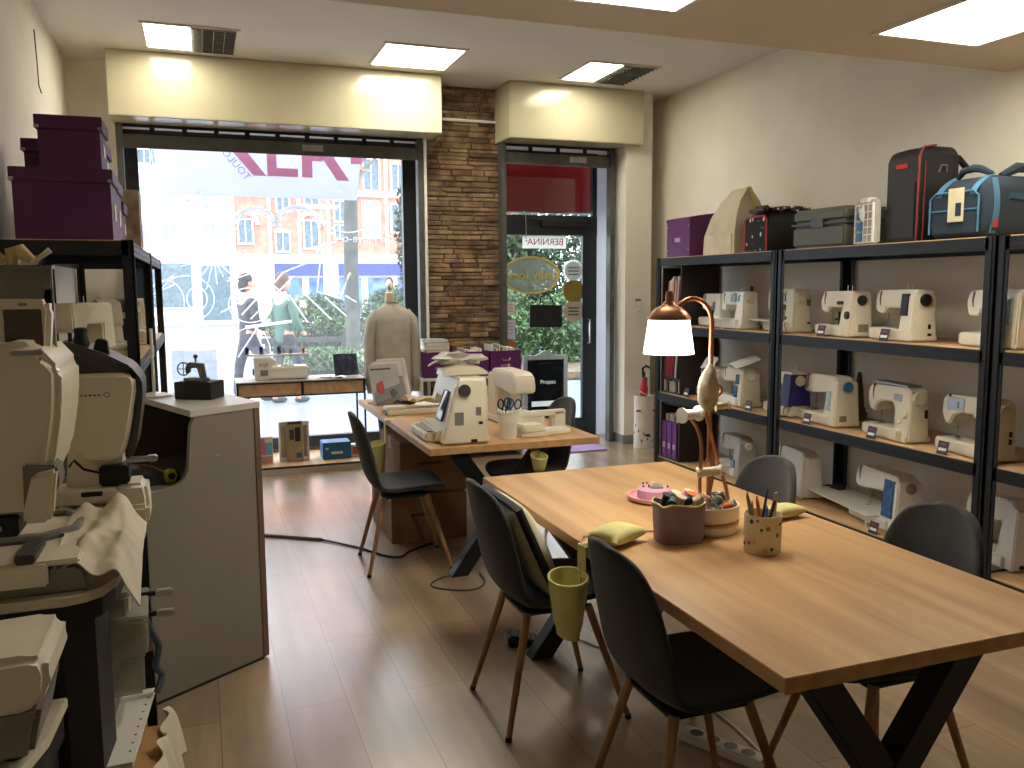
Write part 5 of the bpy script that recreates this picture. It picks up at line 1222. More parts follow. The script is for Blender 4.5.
for k in range(14):
    a = k*2.4; z = .5+.1*((k*.618) % 1); q.ball((.038*math.cos(a), .038*math.sin(a), z), .007, n=4, m=WHITE)
q.build('canopy', None, t_); MB().cyl((0, 0, .7), (0, 0, .74), .01).build('handle', BLACK, t_)
t_ = thing('wall_switch', 'white rectangular switch box with a grey strip on the pilaster right of the door', 'switch', (4.135, 7.65, 1.38))
MB().box(-.025, .025, -.014, 0, -.075, .05, bev=.004).build('housing', WHITE, t_); MB().box(-.03, .03, -.01, 0, .065, .085, bev=.002).build('label_strip', GREYP, t_)
MB().box(-.008, .008, -.016, -.014, -.05, -.04).build('button', GREYP, t_)
t_ = thing('warning_sign', 'small white no smoking sign with red ring on the right wall above the rack', 'sign', (4.468, 7.35, 2.1))
t_.rotation_euler = (0, 0, rad(-90))
MB().box(-.07, .07, -.003, 0, -.11, .11).build('plate', PAPER, t_)
q = MB(); q.tube([(.05*math.cos(PI*k/12), -.006, .045+.05*math.sin(PI*k/12)) for k in range(24)], .006, 5, closed=True); q.cyl((-.035, -.006, .08), (.035, -.006, .01), .005); q.box(-.06, .06, -.005, -.003, -.1, -.03); q.build('red_ring', RED, t_)
q = MB(); q.box(-.03, .015, -.004, -.003, .04, .05); q.build('cigarette_symbol', BLACK, t_)
t_ = thing('door_mat', 'lilac door mat on the floor in front of the glass door', 'mat', (3.3, 7.75, .001))
MB().box(-.42, .38, -.36, .34, 0, .012, bev=.004).build('pile', mat('lilac_mat', srgb(168, 140, 190), .95, bump=.3, bscale=150), t_)
b_ = MB(); b_.box(3.985, 4.285, 7.636, 7.65, 0, .085, bev=.002); b_.box(3.977, 3.99, 7.65, 8.0, 0, .085, bev=.002); struct(b_.build('baseboard_front', mat('grey_skirting', srgb(120, 124, 120), .6)))

# ------------------------------------------------------------------ on top of the right racks
TZ1 = 1.841
t_ = thing('storage_box', 'purple lidded storage box on the rack top nearest the door', 'storage box', (4.09, 6.54, TZ1), 0)
q = MB(); q.box(-.17, .17, -.19, .19, 0, .31, bev=.003); q.build('box', PURPLE, t_)
MB().prism([(-.175, .305), (.175, .305), (.175, .345), (.1, .37), (-.1, .345), (-.175, .33)], -.195, .195, 'Y', bev=.003).build('lid', PURPLE, t_)
q = MB(); q.box(-.178, -.17, -.04, .04, .13, .165); q.build('label_holder', STEEL, t_)
for z in (.06, .26):
    for y in (-.17, .17): MB().ball((-.171, y, z), .006, n=5).build('rivet', STEEL, t_)
# paper bag
t_ = thing('paper_bag', 'large beige paper bag with folded top on the rack, right of the purple box', 'paper bag', (4.1, 5.93, TZ1), -3)
def loft_rect(rows, m=None, bev=.0):
    q = MB(); v = []
    for (x0, x1, y0, y1, z) in rows: v += [(x0, y0, z), (x1, y0, z), (x1, y1, z), (x0, y1, z)]
    n = len(rows); f = [(i*4+k, i*4+(k+1) % 4, (i+1)*4+(k+1) % 4, (i+1)*4+k) for i in range(n-1) for k in range(4)]+[(3, 2, 1, 0), tuple((n-1)*4+k for k in range(4))]
    q.raw(v, f, m, bev=bev, seg=1); return q
loft_rect([(-.17, .17, -.24, .24, 0), (-.165, .165, -.23, .235, .15), (-.13, .13, -.2, .19, .3), (-.08, .09, -.17, .12, .42), (-.02, .03, -.16, .08, .50), (-.01, .02, -.15, .06, .52)]).build('bag', PAPERBAG, t_, smooth=20)
loft_rect([(-.174, -.168, -.2, .2, .0), (-.174, -.168, -.19, .19, .155)]).build('base_fold', mat('paper_bag_pale', srgb(206, 196, 172), .8), t_, smooth=0)
q = MB(); q.grid(lambda u, v: (-.02+.03*u+.06*v*v, -.16-.09*v+.03*v*v, .53-.28*v*v-.01*math.sin(PI*u)), 4, 10, thick=.003); q.build('yellow_tab', mat('yellow_paper', srgb(206, 176, 92), .7), t_)
# patterned bag
DOTB = bpy.data.materials.new('confetti_fabric'); DOTB.use_nodes = True
N = DOTB.node_tree.nodes; Lk = DOTB.node_tree.links; B = N['Principled BSDF']; B.inputs['Roughness'].default_value = .85
tc = N.new('ShaderNodeTexCoord'); mp = N.new('ShaderNodeMapping'); mp.inputs['Scale'].default_value = (30, 30, 18); Lk.new(tc.outputs['Object'], mp.inputs[0])
vo = N.new('ShaderNodeTexVoronoi'); vo.inputs['Randomness'].default_value = .35; vo.inputs['Scale'].default_value = 1; Lk.new(mp.outputs[0], vo.inputs[0])
cr = N.new('ShaderNodeValToRGB'); cr.color_ramp.interpolation = 'CONSTANT'; cr.color_ramp.elements[0].position = 0; cr.color_ramp.elements[0].color = (1, 1, 1, 1); cr.color_ramp.elements[1].position = .34; cr.color_ramp.elements[1].color = (0, 0, 0, 1); Lk.new(vo.outputs['Distance'], cr.inputs[0])
hs = N.new('ShaderNodeValToRGB'); hs.color_ramp.interpolation = 'CONSTANT'; hs.color_ramp.elements[0].color = (.7, .7, .68, 1); hs.color_ramp.elements[1].position = .4; hs.color_ramp.elements[1].color = (.25, .45, .45, 1); e_ = hs.color_ramp.elements.new(.7); e_.color = (.6, .25, .28, 1)
sx = N.new('ShaderNodeSeparateColor'); Lk.new(vo.outputs['Color'], sx.inputs[0]); Lk.new(sx.outputs[0], hs.inputs[0])
mx = N.new('ShaderNodeMix'); mx.data_type = 'RGBA'; mx.inputs[6].default_value = (.012, .012, .014, 1); Lk.new(cr.outputs[0], mx.inputs[0]); Lk.new(hs.outputs[0], mx.inputs[7]); Lk.new(mx.outputs[2], B.inputs['Base Color'])
t_ = thing('quilted_bag', 'black bag with a multicoloured confetti pattern and red trim on the rack top', 'bag', (4.1, 5.4, TZ1), 0)
loft_rect([(-.19, .22, -.14, .14, 0), (-.2, .22, -.15, .15, .2), (-.17, .2, -.13, .13, .27), (-.12, .15, -.1, .1, .3)], bev=.01).build('bag_body', BLACK, t_)
q = MB(); q.box(-.206, -.198, -.125, .13, .01, .25, bev=.004); q.build('patterned_pocket', DOTB, t_)
q = MB(); q.tube([(-.204, .13, .0), (-.206, .13, .23), (-.206, .1, .26), (-.206, -.1, .26), (-.206, -.13, .23), (-.204, -.13, .0)], .007, 6); q.build('red_piping', RED, t_)
q = MB()
for k in range(12):
    u = k/11; q.ball((-.2+.44*u, .02*math.sin(k*2)-.03, .295+.018*math.sin(k*1.7)), (.035, .1, .026), n=6, noise_amp=.5, seed=k, m=BLACK)
    q.ball((-.2+.44*u, -.13+.02*math.sin(k*2), .31+.015*math.sin(k*1.7)), .008, n=4, m=PAPER if k % 3 else RED)
q.build('gathered_top', None, t_)
q = MB(); q.prism([(-.03, -.03), (.02, -.04), (.04, .01), (.0, .05), (-.04, .02)], -.002, .002, 'Y', m=KRAFT); q.ball((0, -.004, 0), (.016, .004, .02), n=6, m=RED); o = q.build('swing_tag', None, t_, loc=(.17, -.155, .06))
# grey crate
t_ = thing('plastic_case', 'plain grey green plastic case on the rack top in the middle', 'case', (4.07, 4.71, TZ1), 2)
GRN = mat('grey_green_plastic', srgb(84, 86, 76), .55, var=.03)
q = MB(); q.box(-.19, .19, -.25, .25, 0, .15, bev=.02, seg=3); q.box(-.195, .195, -.255, .255, .15, .165, bev=.004); q.build('tub', GRN, t_)
MB().box(-.19, .19, -.25, .25, .166, .26, bev=.022, seg=3).build('lid', GRN, t_)
q = MB(); q.box(-.2, -.19, -.06, .06, .13, .19, bev=.004); q.box(-.06, .06, -.262, -.25, .13, .19, bev=.004); q.build('latch', DGREY, t_)
# organiser
t_ = thing('organiser_case', 'translucent compartment organiser standing upright with blue packets inside', 'organiser', (3.905, 4.275, TZ1), -14)
CLR = mat('clear_plastic', srgb(206, 206, 200), .25, alpha=.55)
q = MB(); q.box(-.028, .028, -.115, .115, 0, .27, bev=.014); q.build('shell', CLR, t_)
q = MB()
for k in range(5): q.box(-.031, .0, -.105+.052*k-.003, -.105+.052*k+.003, .01, .25)
for k in range(6): q.box(-.031, .0, -.105, .105, .01+.046*k, .016+.046*k)
q.box(-.03, .028, -.05, .05, .25, .285, bev=.006); q.build('compartment_grid', WHITE, t_)
for k in range(3):
    q = MB(); q.box(-.036, -.031, .0, .07, .02+k*.065, .07+k*.065, bev=.001); q.build('blue_packet', BLU, t_)
q = MB(); q.ball((0, 0, 0), (.006, .03, .045), n=8, noise_amp=.5); q.build('white_packet', PAPER, t_, loc=(-.038, .0, .19))
# black upright case
t_ = thing('trolley_case', 'tall black soft case with red piping standing upright on the rack top', 'case', (4.06, 4.02, TZ1), 0)
loft_rect([(-.13, .16, -.115, .125, 0), (-.14, .165, -.12, .13, .03), (-.14, .165, -.12, .13, .48), (-.12, .15, -.115, .115, .53), (-.06, .12, -.11, .06, .55)], bev=.014).build('case_body', BLACK, t_)
q = MB(); q.tube([(-.142, -.118, .0), (-.144, -.12, .49), (-.11, -.12, .54), (-.02, -.118, .555)], .006, 6); q.tube([(-.1, -.123, .0), (-.1, -.125, .46)], .004, 6); q.build('red_piping', mat('dull_red', srgb(120, 30, 30), .7), t_)
q = MB(); q.box(-.146, -.14, -.03, .05, .43, .455, m=RED); q.box(-.146, -.14, -.1, .11, .03, .34, bev=.006, m=BLACK); q.build('front_pocket', None, t_)
q = MB(); q.tube([(-.0, -.125, .40), (.01, -.135, .44), (.05, -.135, .44), (.06, -.125, .40)], .005, 6); q.build('side_ring', STEEL, t_)
q = MB(); q.tube([(.1, -.08, .5), (.17, -.1, .49), (.22, -.11, .44), (.2, -.11, .41)], .02, 8); q.build('handle', BLACK, t_)
# blue travel bag
t_ = thing('travel_bag', 'large navy holdall with pale blue straps and a paper tag on the rack top', 'bag', (4.12, 3.60, TZ1), 2)
NVB = mat('navy_canvas', srgb(34, 48, 62), .9, bump=.2, bscale=200); LB = mat('pale_blue_webbing', srgb(70, 116, 150), .8)
loft_rect([(-.2, .3, -.17, .18, 0), (-.22, .33, -.19, .2, .06), (-.21, .32, -.185, .195, .24), (-.17, .28, -.16, .17, .31), (-.1, .22, -.12, .13, .335)], bev=.02).build('bag_body', NVB, t_)
q = MB(); q.box(-.235, -.215, -.13, .17, .02, .24, bev=.012); q.build('front_pocket', NVB, t_)
q = MB(); q.tube([(-.238, .175, .03), (-.238, .175, .22), (-.236, .14, .25), (-.236, -.1, .25), (-.238, -.135, .22), (-.238, -.135, .03)], .006, 6); q.box(-.24, -.234, -.13, .17, .15, .158); q.build('piping', LB, t_)
for y in (.13, -.09):
    q = MB(); q.grid(lambda u, v: (-.235+.12*v*v+.02*v, y-.02+.04*u, .22+.14*v-.015*v*v), 2, 10, thick=.004); q.build('strap', LB, t_)
q = MB(); q.grid(lambda u, v: (-.2+.04*u, -.178-.022*math.sin(PI*v), .02+.29*v), 2, 8, thick=.004); q.build('strap', LB, t_)
q = MB(); q.tube([(-.1, .12, .335), (-.13, .06, .37), (-.12, .0, .38), (-.13, -.05, .37), (-.1, -.1, .34)], [.012, .02, .022, .02, .012], 8); q.tube([(-.04, -.1, .33), (.04, -.13, .375), (.18, -.13, .375), (.28, -.1, .33)], [.02, .028, .028, .02], 8); q.build('handle', NVB, t_)
q = MB(); q.box(-.247, -.244, -.05, .05, .09, .27, bev=.001, m=mat('tag_card', srgb(206, 196, 164), .6)); q.box(-.249, -.247, -.035, -.0, .12, .19, m=NVB); q.build('paper_tag', None, t_)
q = MB(); q.box(-.08, .3, -.194, -.186, .2, .235, bev=.002); q.build('side_strap', mat('mid_blue_webbing', srgb(40, 74, 100), .8), t_)
MB().box(-.19, -.165, -.198, -.19, .05, .09).build('red_label', RED, t_)

# ------------------------------------------------------------------ magazine cubes at the far end of the racks
def mag_cube(z, label, kind):
    t_ = thing('bookcase', label, 'bookcase', (4.03, 6.53, z), 0, 'small dark bookcases in the far rack')
    h = .5; DB = mat('dark_brown_board', srgb(48, 38, 38), .6)
    q = MB(); q.box(-.17, .2, -.16, -.145, 0, h); q.build('side_panel', DB, t_, smooth=0); q = MB(); q.box(-.17, .2, .145, .16, 0, h); q.build('side_panel', DB, t_, smooth=0)
    q = MB(); q.box(-.17, .2, -.145, .145, 0, .012); q.box(-.17, .2, -.145, .145, h-.012, h); q.box(-.17, .2, -.145, .145, h*.26, h*.26+.01) if kind == 1 else None; q.box(.19, .2, -.145, .145, 0, h); q.build('shelf', DB, t_, smooth=0)
rn = random.Random(31)
mc = [('red', srgb(176, 36, 40)), ('white', srgb(220, 216, 210)), ('salmon', srgb(206, 130, 110)), ('cream', srgb(220, 208, 180)), ('black', srgb(36, 34, 36)), ('crimson', srgb(150, 26, 44)), ('grey', srgb(150, 146, 146))]
mag_cube(1.258, 'dark open bookcase with leaning magazines on the upper shelf of the far rack', 0)
mag_cube(.652, 'dark open bookcase with red magazines on the middle shelf of the far rack', 1)
mag_cube(.062, 'dark open bookcase with purple binders on the bottom shelf of the far rack', 2)
for k in range(10):
    c = mc[[2, 1, 3, 1, 0, 3, 6, 1, 0, 4][k]]; q = MB(); hh = rn.uniform(.36, .42); q.box(-.1, .1, -.005, .005, 0, hh, m=mat('mag_'+c[0], c[1], .5)); q.box(-.101, .1, -.0035, .0035, .003, hh-.003, m=mat('mag_'+c[0], c[1], .5))
    o = tag(q.build('magazine', smooth=0), 'magazine leaning in the upper dark bookcase', 'magazine', 'magazines in the upper bookcase', (3.95, 6.6-k*.022, 1.275)); o.rotation_euler = (rad(7), 0, 0)
for k in range(8):
    c = mc[[4, 0, 0, 5, 0, 4, 1, 4][k]]; q = MB(); hh = rn.uniform(.28, .34); q.box(-.1, .1, -.006, .006, 0, hh, m=mat('mag_'+c[0], c[1], .5)); q.box(-.104, -.1, -.006, .006, 0, hh, m=mat('mag_'+c[0], c[1], .5))
    o = tag(q.build('magazine', smooth=0), 'magazine leaning in the middle dark bookcase', 'magazine', 'magazines in the middle bookcase', (3.95, 6.62-k*.03, .797)); o.rotation_euler = (rad(6), 0, 0)
for k in range(9):
    c = mc[[1, 6, 4, 1, 3, 1, 6, 4, 1][k]]; q = MB(); q.box(-.1, .1, -.005, .005, 0, rn.uniform(.08, .11), m=mat('mag_'+c[0], c[1], .5))
    tag(q.build('booklet', smooth=0), 'small booklet standing in the lower compartment of the middle dark bookcase', 'booklet', 'booklets in the middle bookcase', (3.97, 6.65-k*.03, .665))
BIN = mat('binder_purple', srgb(104, 34, 130), .45)
for k, lb in enumerate(('leftmost purple binder in the bottom bookcase', 'middle purple binder in the bottom bookcase', 'rightmost purple binder in the bottom bookcase')):
    t_ = thing('ring_binder', lb, 'binder', (3.98, 6.625-k*.085, .075), 0, 'purple binders in the bottom bookcase')
    MB().box(-.12, .14, -.038, .038, 0, .32, bev=.003).build('cover', BIN, t_)
    q = MB(); q.box(-.1225, -.12, -.02, .02, .08, .13); q.build('spine_label', mat('lilac_label', srgb(196, 170, 206), .5), t_)
    q = MB(); q.lathe([(.012, 0), (.014, -.002)], (-.12, 0, .05), 12, axis='X', cap=False); q.build('finger_ring', STEEL, t_)
for k in range(6):
    c = mc[[3, 2, 1, 3, 6, 1][k]]; q = MB(); q.box(-.08, .08, -.008, .008, 0, .06, m=mat('mag_'+c[0], c[1], .5))
    tag(q.build('booklet', smooth=0), 'small booklet lying on top of the purple binders', 'booklet', 'booklets above the purple binders', (3.97, 6.64-k*.035, .397))
# printed sheets and extra small things on the middle shelf
q = MB(); q.grid(lambda u, v: (-.1+.2*u, -.15+.3*v, .02*math.sin(3*v)+.012*u), 8, 8, thick=.001); tag(q.build('printed_sheet', PAPER), 'large printed sheet lying on top of the machine with two blue panels', 'paper', loc=(4.0, 5.66, .985), rz=-18).rotation_euler[1] = rad(-16)
q = MB(); q.grid(lambda u, v: (-.06+.12*u, -.07+.14*v, .015*math.sin(3*v)), 8, 8, thick=.001); tag(q.build('printed_sheet', PAPER), 'smaller white sheet on the machine behind the lamp', 'paper', loc=(3.99, 6.12, .95), rz=10).rotation_euler[1] = rad(-50)
# small items on the upper shelf behind
t_ = thing('picture_frame', 'dark framed picture standing on the upper shelf behind the machines', 'frame', (4.3, 4.86, Z2), -101)
MB().box(-.09, .09, -.01, .01, 0, .24, bev=.003).build('frame', DGREY, t_); q = MB(); q.box(-.07, .07, -.012, -.01, .02, .22, m=GREYP); q.ball((0, -.012, .11), (.03, .002, .07), n=8, m=PAPER); q.build('picture', None, t_)
q = MB(); q.ball((0, 0, .05), (.05, .1, .06), n=8, noise_amp=.7); tag(q.build('dark_bag', mat('dark_pouch', srgb(60, 54, 52), .8)), 'dark crumpled pouch lying on the bottom shelf beside the hidden machine', 'pouch', loc=(4.25, 4.86, .063))
for (y, z, lb) in ((6.0, Z2, 'brown knitted toy leaning behind the far machines on the upper shelf'), (4.72, Z3, 'brown knitted toy leaning against the wall on the middle shelf')):
    q = MB(); q.ball((0, 0, .05), (.05, .06, .05), n=8, noise_amp=.5); q.tube([(0, 0, .08), (.03, .04, .2), (.05, .06, .33)], [.035, .03, .012], 8); tag(q.build('fabric_toy', mat('brown_knit', srgb(110, 86, 72), .95, bump=.4)), lb, 'toy', loc=(4.3, y, z))
# ------------------------------------------------------------------ reception counter
LAM = mat('grey_laminate', srgb(138, 132, 120), .5, var=.02, scale=3); LAMD = mat('dark_taupe_laminate', srgb(104, 94, 86), .6, var=.03)
TOPL = mat('pale_counter_top', srgb(206, 204, 198), .35, var=.02); EDG = mat('brown_edge_band', srgb(112, 92, 76), .5)
A = Vector((.19, 3.70)); u_ = Vector((-.825, -.565)).normalized(); w_ = Vector((-.36, .93)).normalized()
def cp(s, t, z): p = A+u_*s+w_*t; return (p.x, p.y, z)
t_ = thing('reception_counter', 'grey reception counter with a rounded cut-out end panel and brown edge', 'counter', (A.x, A.y, 0))
def rel(p): return (p[0]-A.x, p[1]-A.y, p[2])
def slab(poly, t0, t1, mb, m=None):
    """polygon in (s,z) given thickness from t0 to t1 along w"""
    n = len(poly); v = [rel(cp(s, t0, z)) for s, z in poly]+[rel(cp(s, t1, z)) for s, z in poly]
    t = bmesh.new(); vs = [t.verts.new(p) for p in v]
    t.faces.new(vs[:n]); t.faces.new(vs[n:][::-1])
    for k in range(n): t.faces.new((vs[k], vs[(k+1) % n], vs[n+(k+1) % n], vs[n+k]))
    bmesh.ops.recalc_face_normals(t, faces=t.faces); bmesh.ops.triangulate(t, faces=[f for f in t.faces if len(f.verts) > 4])
    mb._merge(t, m)
pl = [(0, .01), (.72, .01), (.72, .82), (.42, .835)]
pl += [(.40-.085*math.sin(PI/2*k/8), .92-.085*math.cos(PI/2*k/8)) for k in range(9)]
pl += [(.30, 1.06), (.28, 1.10), (0, 1.10)]
q = MB(); slab(pl, 0, .028, q); q.build('end_panel', LAM, t_, smooth=30)
q = MB(); slab([(-.028, .01), (0, .01), (0, 1.10), (-.028, 1.10)], -.004, .62, q); q.build('front_board', EDG, t_, smooth=0)
q = MB(); slab([(-.03, 1.10), (.3, 1.10), (.3, 1.125), (-.03, 1.125)], -.006, .62, q); q.build('counter_top', TOPL, t_, smooth=0)
q = MB(); slab([(.0, .03), (.03, .03), (.03, 1.1), (.0, 1.1)], .03, .6, q); slab([(.0, .82), (.72, .82), (.72, .835), (.0, .835)], .028, .6, q)
slab([(.03, .03), (.72, .03), (.72, 1.098), (.03, 1.098)], .59, .605, q); q.build('inner_board', LAMD, t_, smooth=0)
q = MB()
for s_, z in ((.185, .93), ): q.lathe([(.008, 0), (.008, .003)], (0, 0, 0), 12, X=Matrix.Translation(rel(cp(s_, -.002, z))) @ Matrix.Rotation(rad(90), 4, 'X')); 
q.build('screw_cap', WHITE, t_)
q = MB(); slab([(0, .0), (.72, 0), (.72, .012), (0, .012)], .0, .6, q); q.build('plinth', BLACK, t_, smooth=0)
# on the counter
t_ = thing('display_box', 'small black box on the counter with a miniature machine on top', 'box', (-.02, 3.93, 1.126), -30)
MB().box(-.085, .085, -.06, .06, 0, .075, bev=.003).build('box', BLACK, t_)
t_ = thing('miniature_sewing_machine', 'tiny dark cast iron sewing machine ornament standing on the small black box', 'ornament', (-.03, 3.93, 1.2025), -30)
IR = mat('cast_iron', srgb(62, 58, 56), .6, metal=.4, var=.15, bump=.3)
q = MB(); q.box(-.05, .05, -.025, .025, 0, .012, bev=.003); q.prism([(.02, .01), (.045, .01), (.035, .075), (-.03, .08), (-.045, .06), (-.045, .03), (-.03, .035), (-.028, .055), (.01, .055)], -.012, .012, 'Y', bev=.003)
q.build('body', IR, t_)
q = MB(); q.tube([(-.06+.028*math.cos(PI*k/8), 0, .05+.028*math.sin(PI*k/8)) for k in range(16)], .003, 5, closed=True)
for k in range(4): q.cyl((-.06, 0, .05), (-.06+.028*math.cos(PI*k/2), 0, .05+.028*math.sin(PI*k/2)), .002, n=5)
q.build('flywheel', IR, t_); MB().cyl((0, 0, .08), (0, 0, .105), .004).ball((0, 0, .105), .01, n=6).build('spool_pin', IR, t_)
t_ = thing('acrylic_cover', 'clear acrylic display cover around the miniature sewing machine on the counter', 'display cover', (-.035, 3.95, 1.2025), -30)
q = MB(); q.box(-.08, .08, .046, .048, 0, .13); q.box(-.08, -.078, -.046, .046, 0, .13); q.box(.078, .08, -.046, .046, 0, .13); q.box(-.08, .08, -.048, -.046, 0, .13); q.box(-.08, .08, -.048, .048, .128, .13); q.build('cover', glass('acrylic', (.93, .95, .97), 0, .08), t_, smooth=0)
t_ = thing('lamp_base', 'round white base with a thin white post standing on the counter', 'lamp stand', (-.21, 4.08, 1.126))
MB().lathe([(.0005, 0), (.075, 0), (.075, .006), (.02, .016), (.008, .02), (.0005, .02)], n=32).build('base', WHITE, t_)
MB().cyl((0, 0, .018), (0, 0, .3), .007).build('post', WHITE, t_)
# things lying in the cut-out
def cub(s, t, z=.836): return cp(s, t, z)
q = MB(); q.box(-.1, .1, -.06, .06, 0, .05, bev=.006); q.box(-.07, .03, -.05, .05, .05, .075, bev=.004); tag(q.build('black_device', BLACK), 'black electronic device lying in the counter cut-out', 'device', loc=cub(.5, .16), rz=30)
t_ = thing('tape_measure', 'lime green and black tape measure lying in the counter cut-out', 'tape measure', cub(.36, .10), 20)
q = MB(); q.lathe([(.02, -.018), (.026, -.015), (.026, .015), (.02, .018)], (0, 0, .027), 20, axis='Y'); q.box(-.028, .0, -.016, .016, .002, .04, bev=.006); q.build('case', mat('lime', srgb(170, 190, 50), .5), t_)
q = MB(); q.lathe([(.012, -.02), (.014, -.0185), (.014, .0185), (.012, .02)], (0, 0, .027), 16, axis='Y'); q.box(.012, .034, -.017, .017, .0, .05, bev=.005); q.build('grip', BLACK, t_)
q = MB(); q.tube(sm([cub(.62, .3, .842), cub(.5, .34, .87), cub(.4, .3, .88), cub(.33, .22, .85), cub(.31, .14, .842)]), .005, 6); tag(q.build('red_cable', mat('terracotta_cable', srgb(160, 110, 90), .6)), 'thin reddish cable curling in the counter cut-out', 'cable')

# ------------------------------------------------------------------ stepped machine stand on the left
WT = mat('stand_white_top', srgb(216, 208, 186), .4, var=.02)
t_ = thing('machine_stand', 'black machine stand with a white top carrying the big embroidery machines', 'stand', (-.6, 2.7, 0))
def P2(pts): return [(x+.6, y-2.7) for x, y in pts]
top = [(-1.0+.06, 2.27), (-.35, 2.27), (-.30, 2.285), (-.262, 2.32), (-.235, 2.40), (-.20, 3.10), (-.94, 3.10)]
MB().prism(P2(top), .825, .85, 'Z', bev=.003).build('tabletop', WT, t_)
tb = [(-.93, 2.28), (-.35, 2.28), (-.30, 2.295), (-.27, 2.325), (-.245, 2.40), (-.21, 3.09), (-.93, 3.09)]
MB().prism(P2(tb), .775, .824, 'Z').build('apron', BLACK, t_, smooth=0)
MB().prism(P2([(-.93, 2.30), (-.36, 2.30), (-.36, 2.33), (-.93, 2.33)]), 0, .775, 'Z').build('front_panel', BLACK, t_, smooth=0)
MB().prism(P2([(-.36, 2.30), (-.29, 2.335), (-.275, 2.5), (-.295, 2.5), (-.31, 2.35), (-.36, 2.33)]), 0, .775, 'Z').build('side_panel', BLACK, t_, smooth=0)
MB().box(.365, .395, .345, .385, 0, .775).build('rear_post', BLACK, t_, smooth=0)
MB().box(-.33, .31, -.35, .36, .405, .42).build('inner_shelf', WHITE, t_, smooth=0)
MB().box(-.33, .30, -.35, .36, .08, .1).build('lower_shelf', WHITE, t_, smooth=0)
MB().box(-.33, .36, .36, .38, 0, .77).build('back_panel', WHITE, t_, smooth=0)
# lower tier in front
t_ = thing('machine_stand', 'lower black stand with a rounded white top at the bottom left corner', 'stand', (-.65, 2.0, 0))
lt = [(-.93, 1.5), (-.62, 1.5), (-.52, 1.62), (-.45, 1.78), (-.40, 1.92), (-.365, 2.06), (-.352, 2.26), (-.93, 2.26)]
MB().prism([(x+.65, y-2.0) for x, y in lt], .575, .6, 'Z', bev=.003).build('tabletop', WT, t_)
MB().prism([(x+.65+.012*(1 if x < -.9 else -1), y-2.0) for x, y in lt], .5, .574, 'Z').build('apron', BLACK, t_, smooth=0)
MB().prism([(x+.65+.02*(1 if x < -.9 else -1), y-2.0) for x, y in [(-.93, 2.1), (-.365, 2.1), (-.36, 2.25), (-.93, 2.25)]], 0, .5, 'Z').build('panel', BLACK, t_, smooth=0)
MB().box(-.26, -.2, -.45, -.39, 0, .5).build('front_leg', BLACK, t_, smooth=0)

# machine on the lower tier
t_ = thing('sewing_machine', 'cream and grey sewing machine on the lower stand at the left edge of the picture', 'sewing machine', (-.62, 2.1, .6), 0, 'machines on the left stands')
q = MB(); q.prism([(-.2, .02), (.245, .02), (.262, .1), (.27, .13), (-.22, .13), (-.22, .05)], -.16, .1, 'Y', bev=.012); q.build('base', GREYP, t_)
q = MB(); q.prism([(-.22, .10), (.2, .11), (.262, .13), (.285, .16), (.29, .2), (.282, .235), (.25, .245), (-.22, .225)], -.17, .105, 'Y', bev=.018, seg=3); q.build('body', CREAM, t_, smooth=75)
for x in (-.15, .2): MB().lathe([(.022, 0), (.022, .012), (.016, .02)], (x, -.1, 0), 16).build('foot', BLACK, t_)
MB().prism([(-.2, .245), (.12, .245), (.1, .3), (-.2, .3)], -.1, .08, 'Y', bev=.01).build('arm_top', CREAM, t_)

# first multi needle embroidery machine
t_ = thing('embroidery_machine', 'tall cream embroidery machine with a screen and thread cones at the left edge', 'embroidery machine', (-.52, 2.5, .85), 0, 'machines on the left stands')
zo = -.85
q = MB(); q.prism([(-.14, 1.42+zo), (.0, 1.45+zo), (.06, 1.475+zo), (.13, 1.47+zo), (.185, 1.40+zo), (.18, 1.30+zo), (.155, 1.16+zo), (.12, 1.09+zo), (.1, 1.03+zo), (-.08, 1.03+zo), (-.14, 1.2+zo)], -.13, .24, 'Y', bev=.02, seg=3)
q.map(lambda c: (c.x*(1-.0*c.y), c.y, c.z)); q.build('head', CREAM, t_, smooth=75)
q = MB(); q.prism([(-.16, 1.40+zo), (.14, 1.40+zo), (.155, 1.55+zo), (.145, 1.575+zo), (-.16, 1.58+zo)], .0, .06, 'Y', bev=.012); o = q.build('screen_housing', CREAM, t_)
q = MB(); q.box(.045, .132, -.004, .002, 1.44+zo, 1.55+zo, bev=.002); q.build('screen', mat('brown_screen', srgb(86, 74, 64), .15, var=.1), o)
q = MB(); q.text('LCD', .0001, T(0, -.01, 0), GREYP) if False else q.box(.08, .1, -.002, .001, 1.558+zo, 1.566+zo); q.build('badge', GREYP, o)
q = MB(); q.box(-.2, .15, .08, .1, 1.56+zo, 1.66+zo, bev=.004); q.box(-.2, .155, .06, .12, 1.655+zo, 1.665+zo, bev=.002); q.box(.13, .15, .08, .1, 1.4+zo, 1.6+zo); q.build('thread_stand', GREYP, t_)
TC = mat('cream_thread_cone', srgb(222, 202, 140), .7, bump=.3, bscale=300)
for k, x in enumerate((-.09, -.01, .06)):
    MB().tube([(x, .085, 1.665+zo), (x+.0, .085, 1.70+zo), (x+.02, .08, 1.705+zo), (x+.05, .07, 1.675+zo)], [.016, .018, .017, .012], 12).build('thread_net', TC, t_)
MB().tube([(.1, .085, 1.665+zo), (.13, .085, 1.69+zo), (.15, .085, 1.705+zo)], [.006, .006, .009], 8).build('thread_guide', WHITE, t_)
q = MB(); q.prism([(.09, 1.17+zo), (.165, 1.165+zo), (.17, 1.12+zo), (.13, 1.03+zo), (.085, 1.03+zo)], -.15, -.05, 'Y', bev=.006); q.build('bracket_grey_side', GREYP, t_)  # grey piece of the bracket behind the cream part
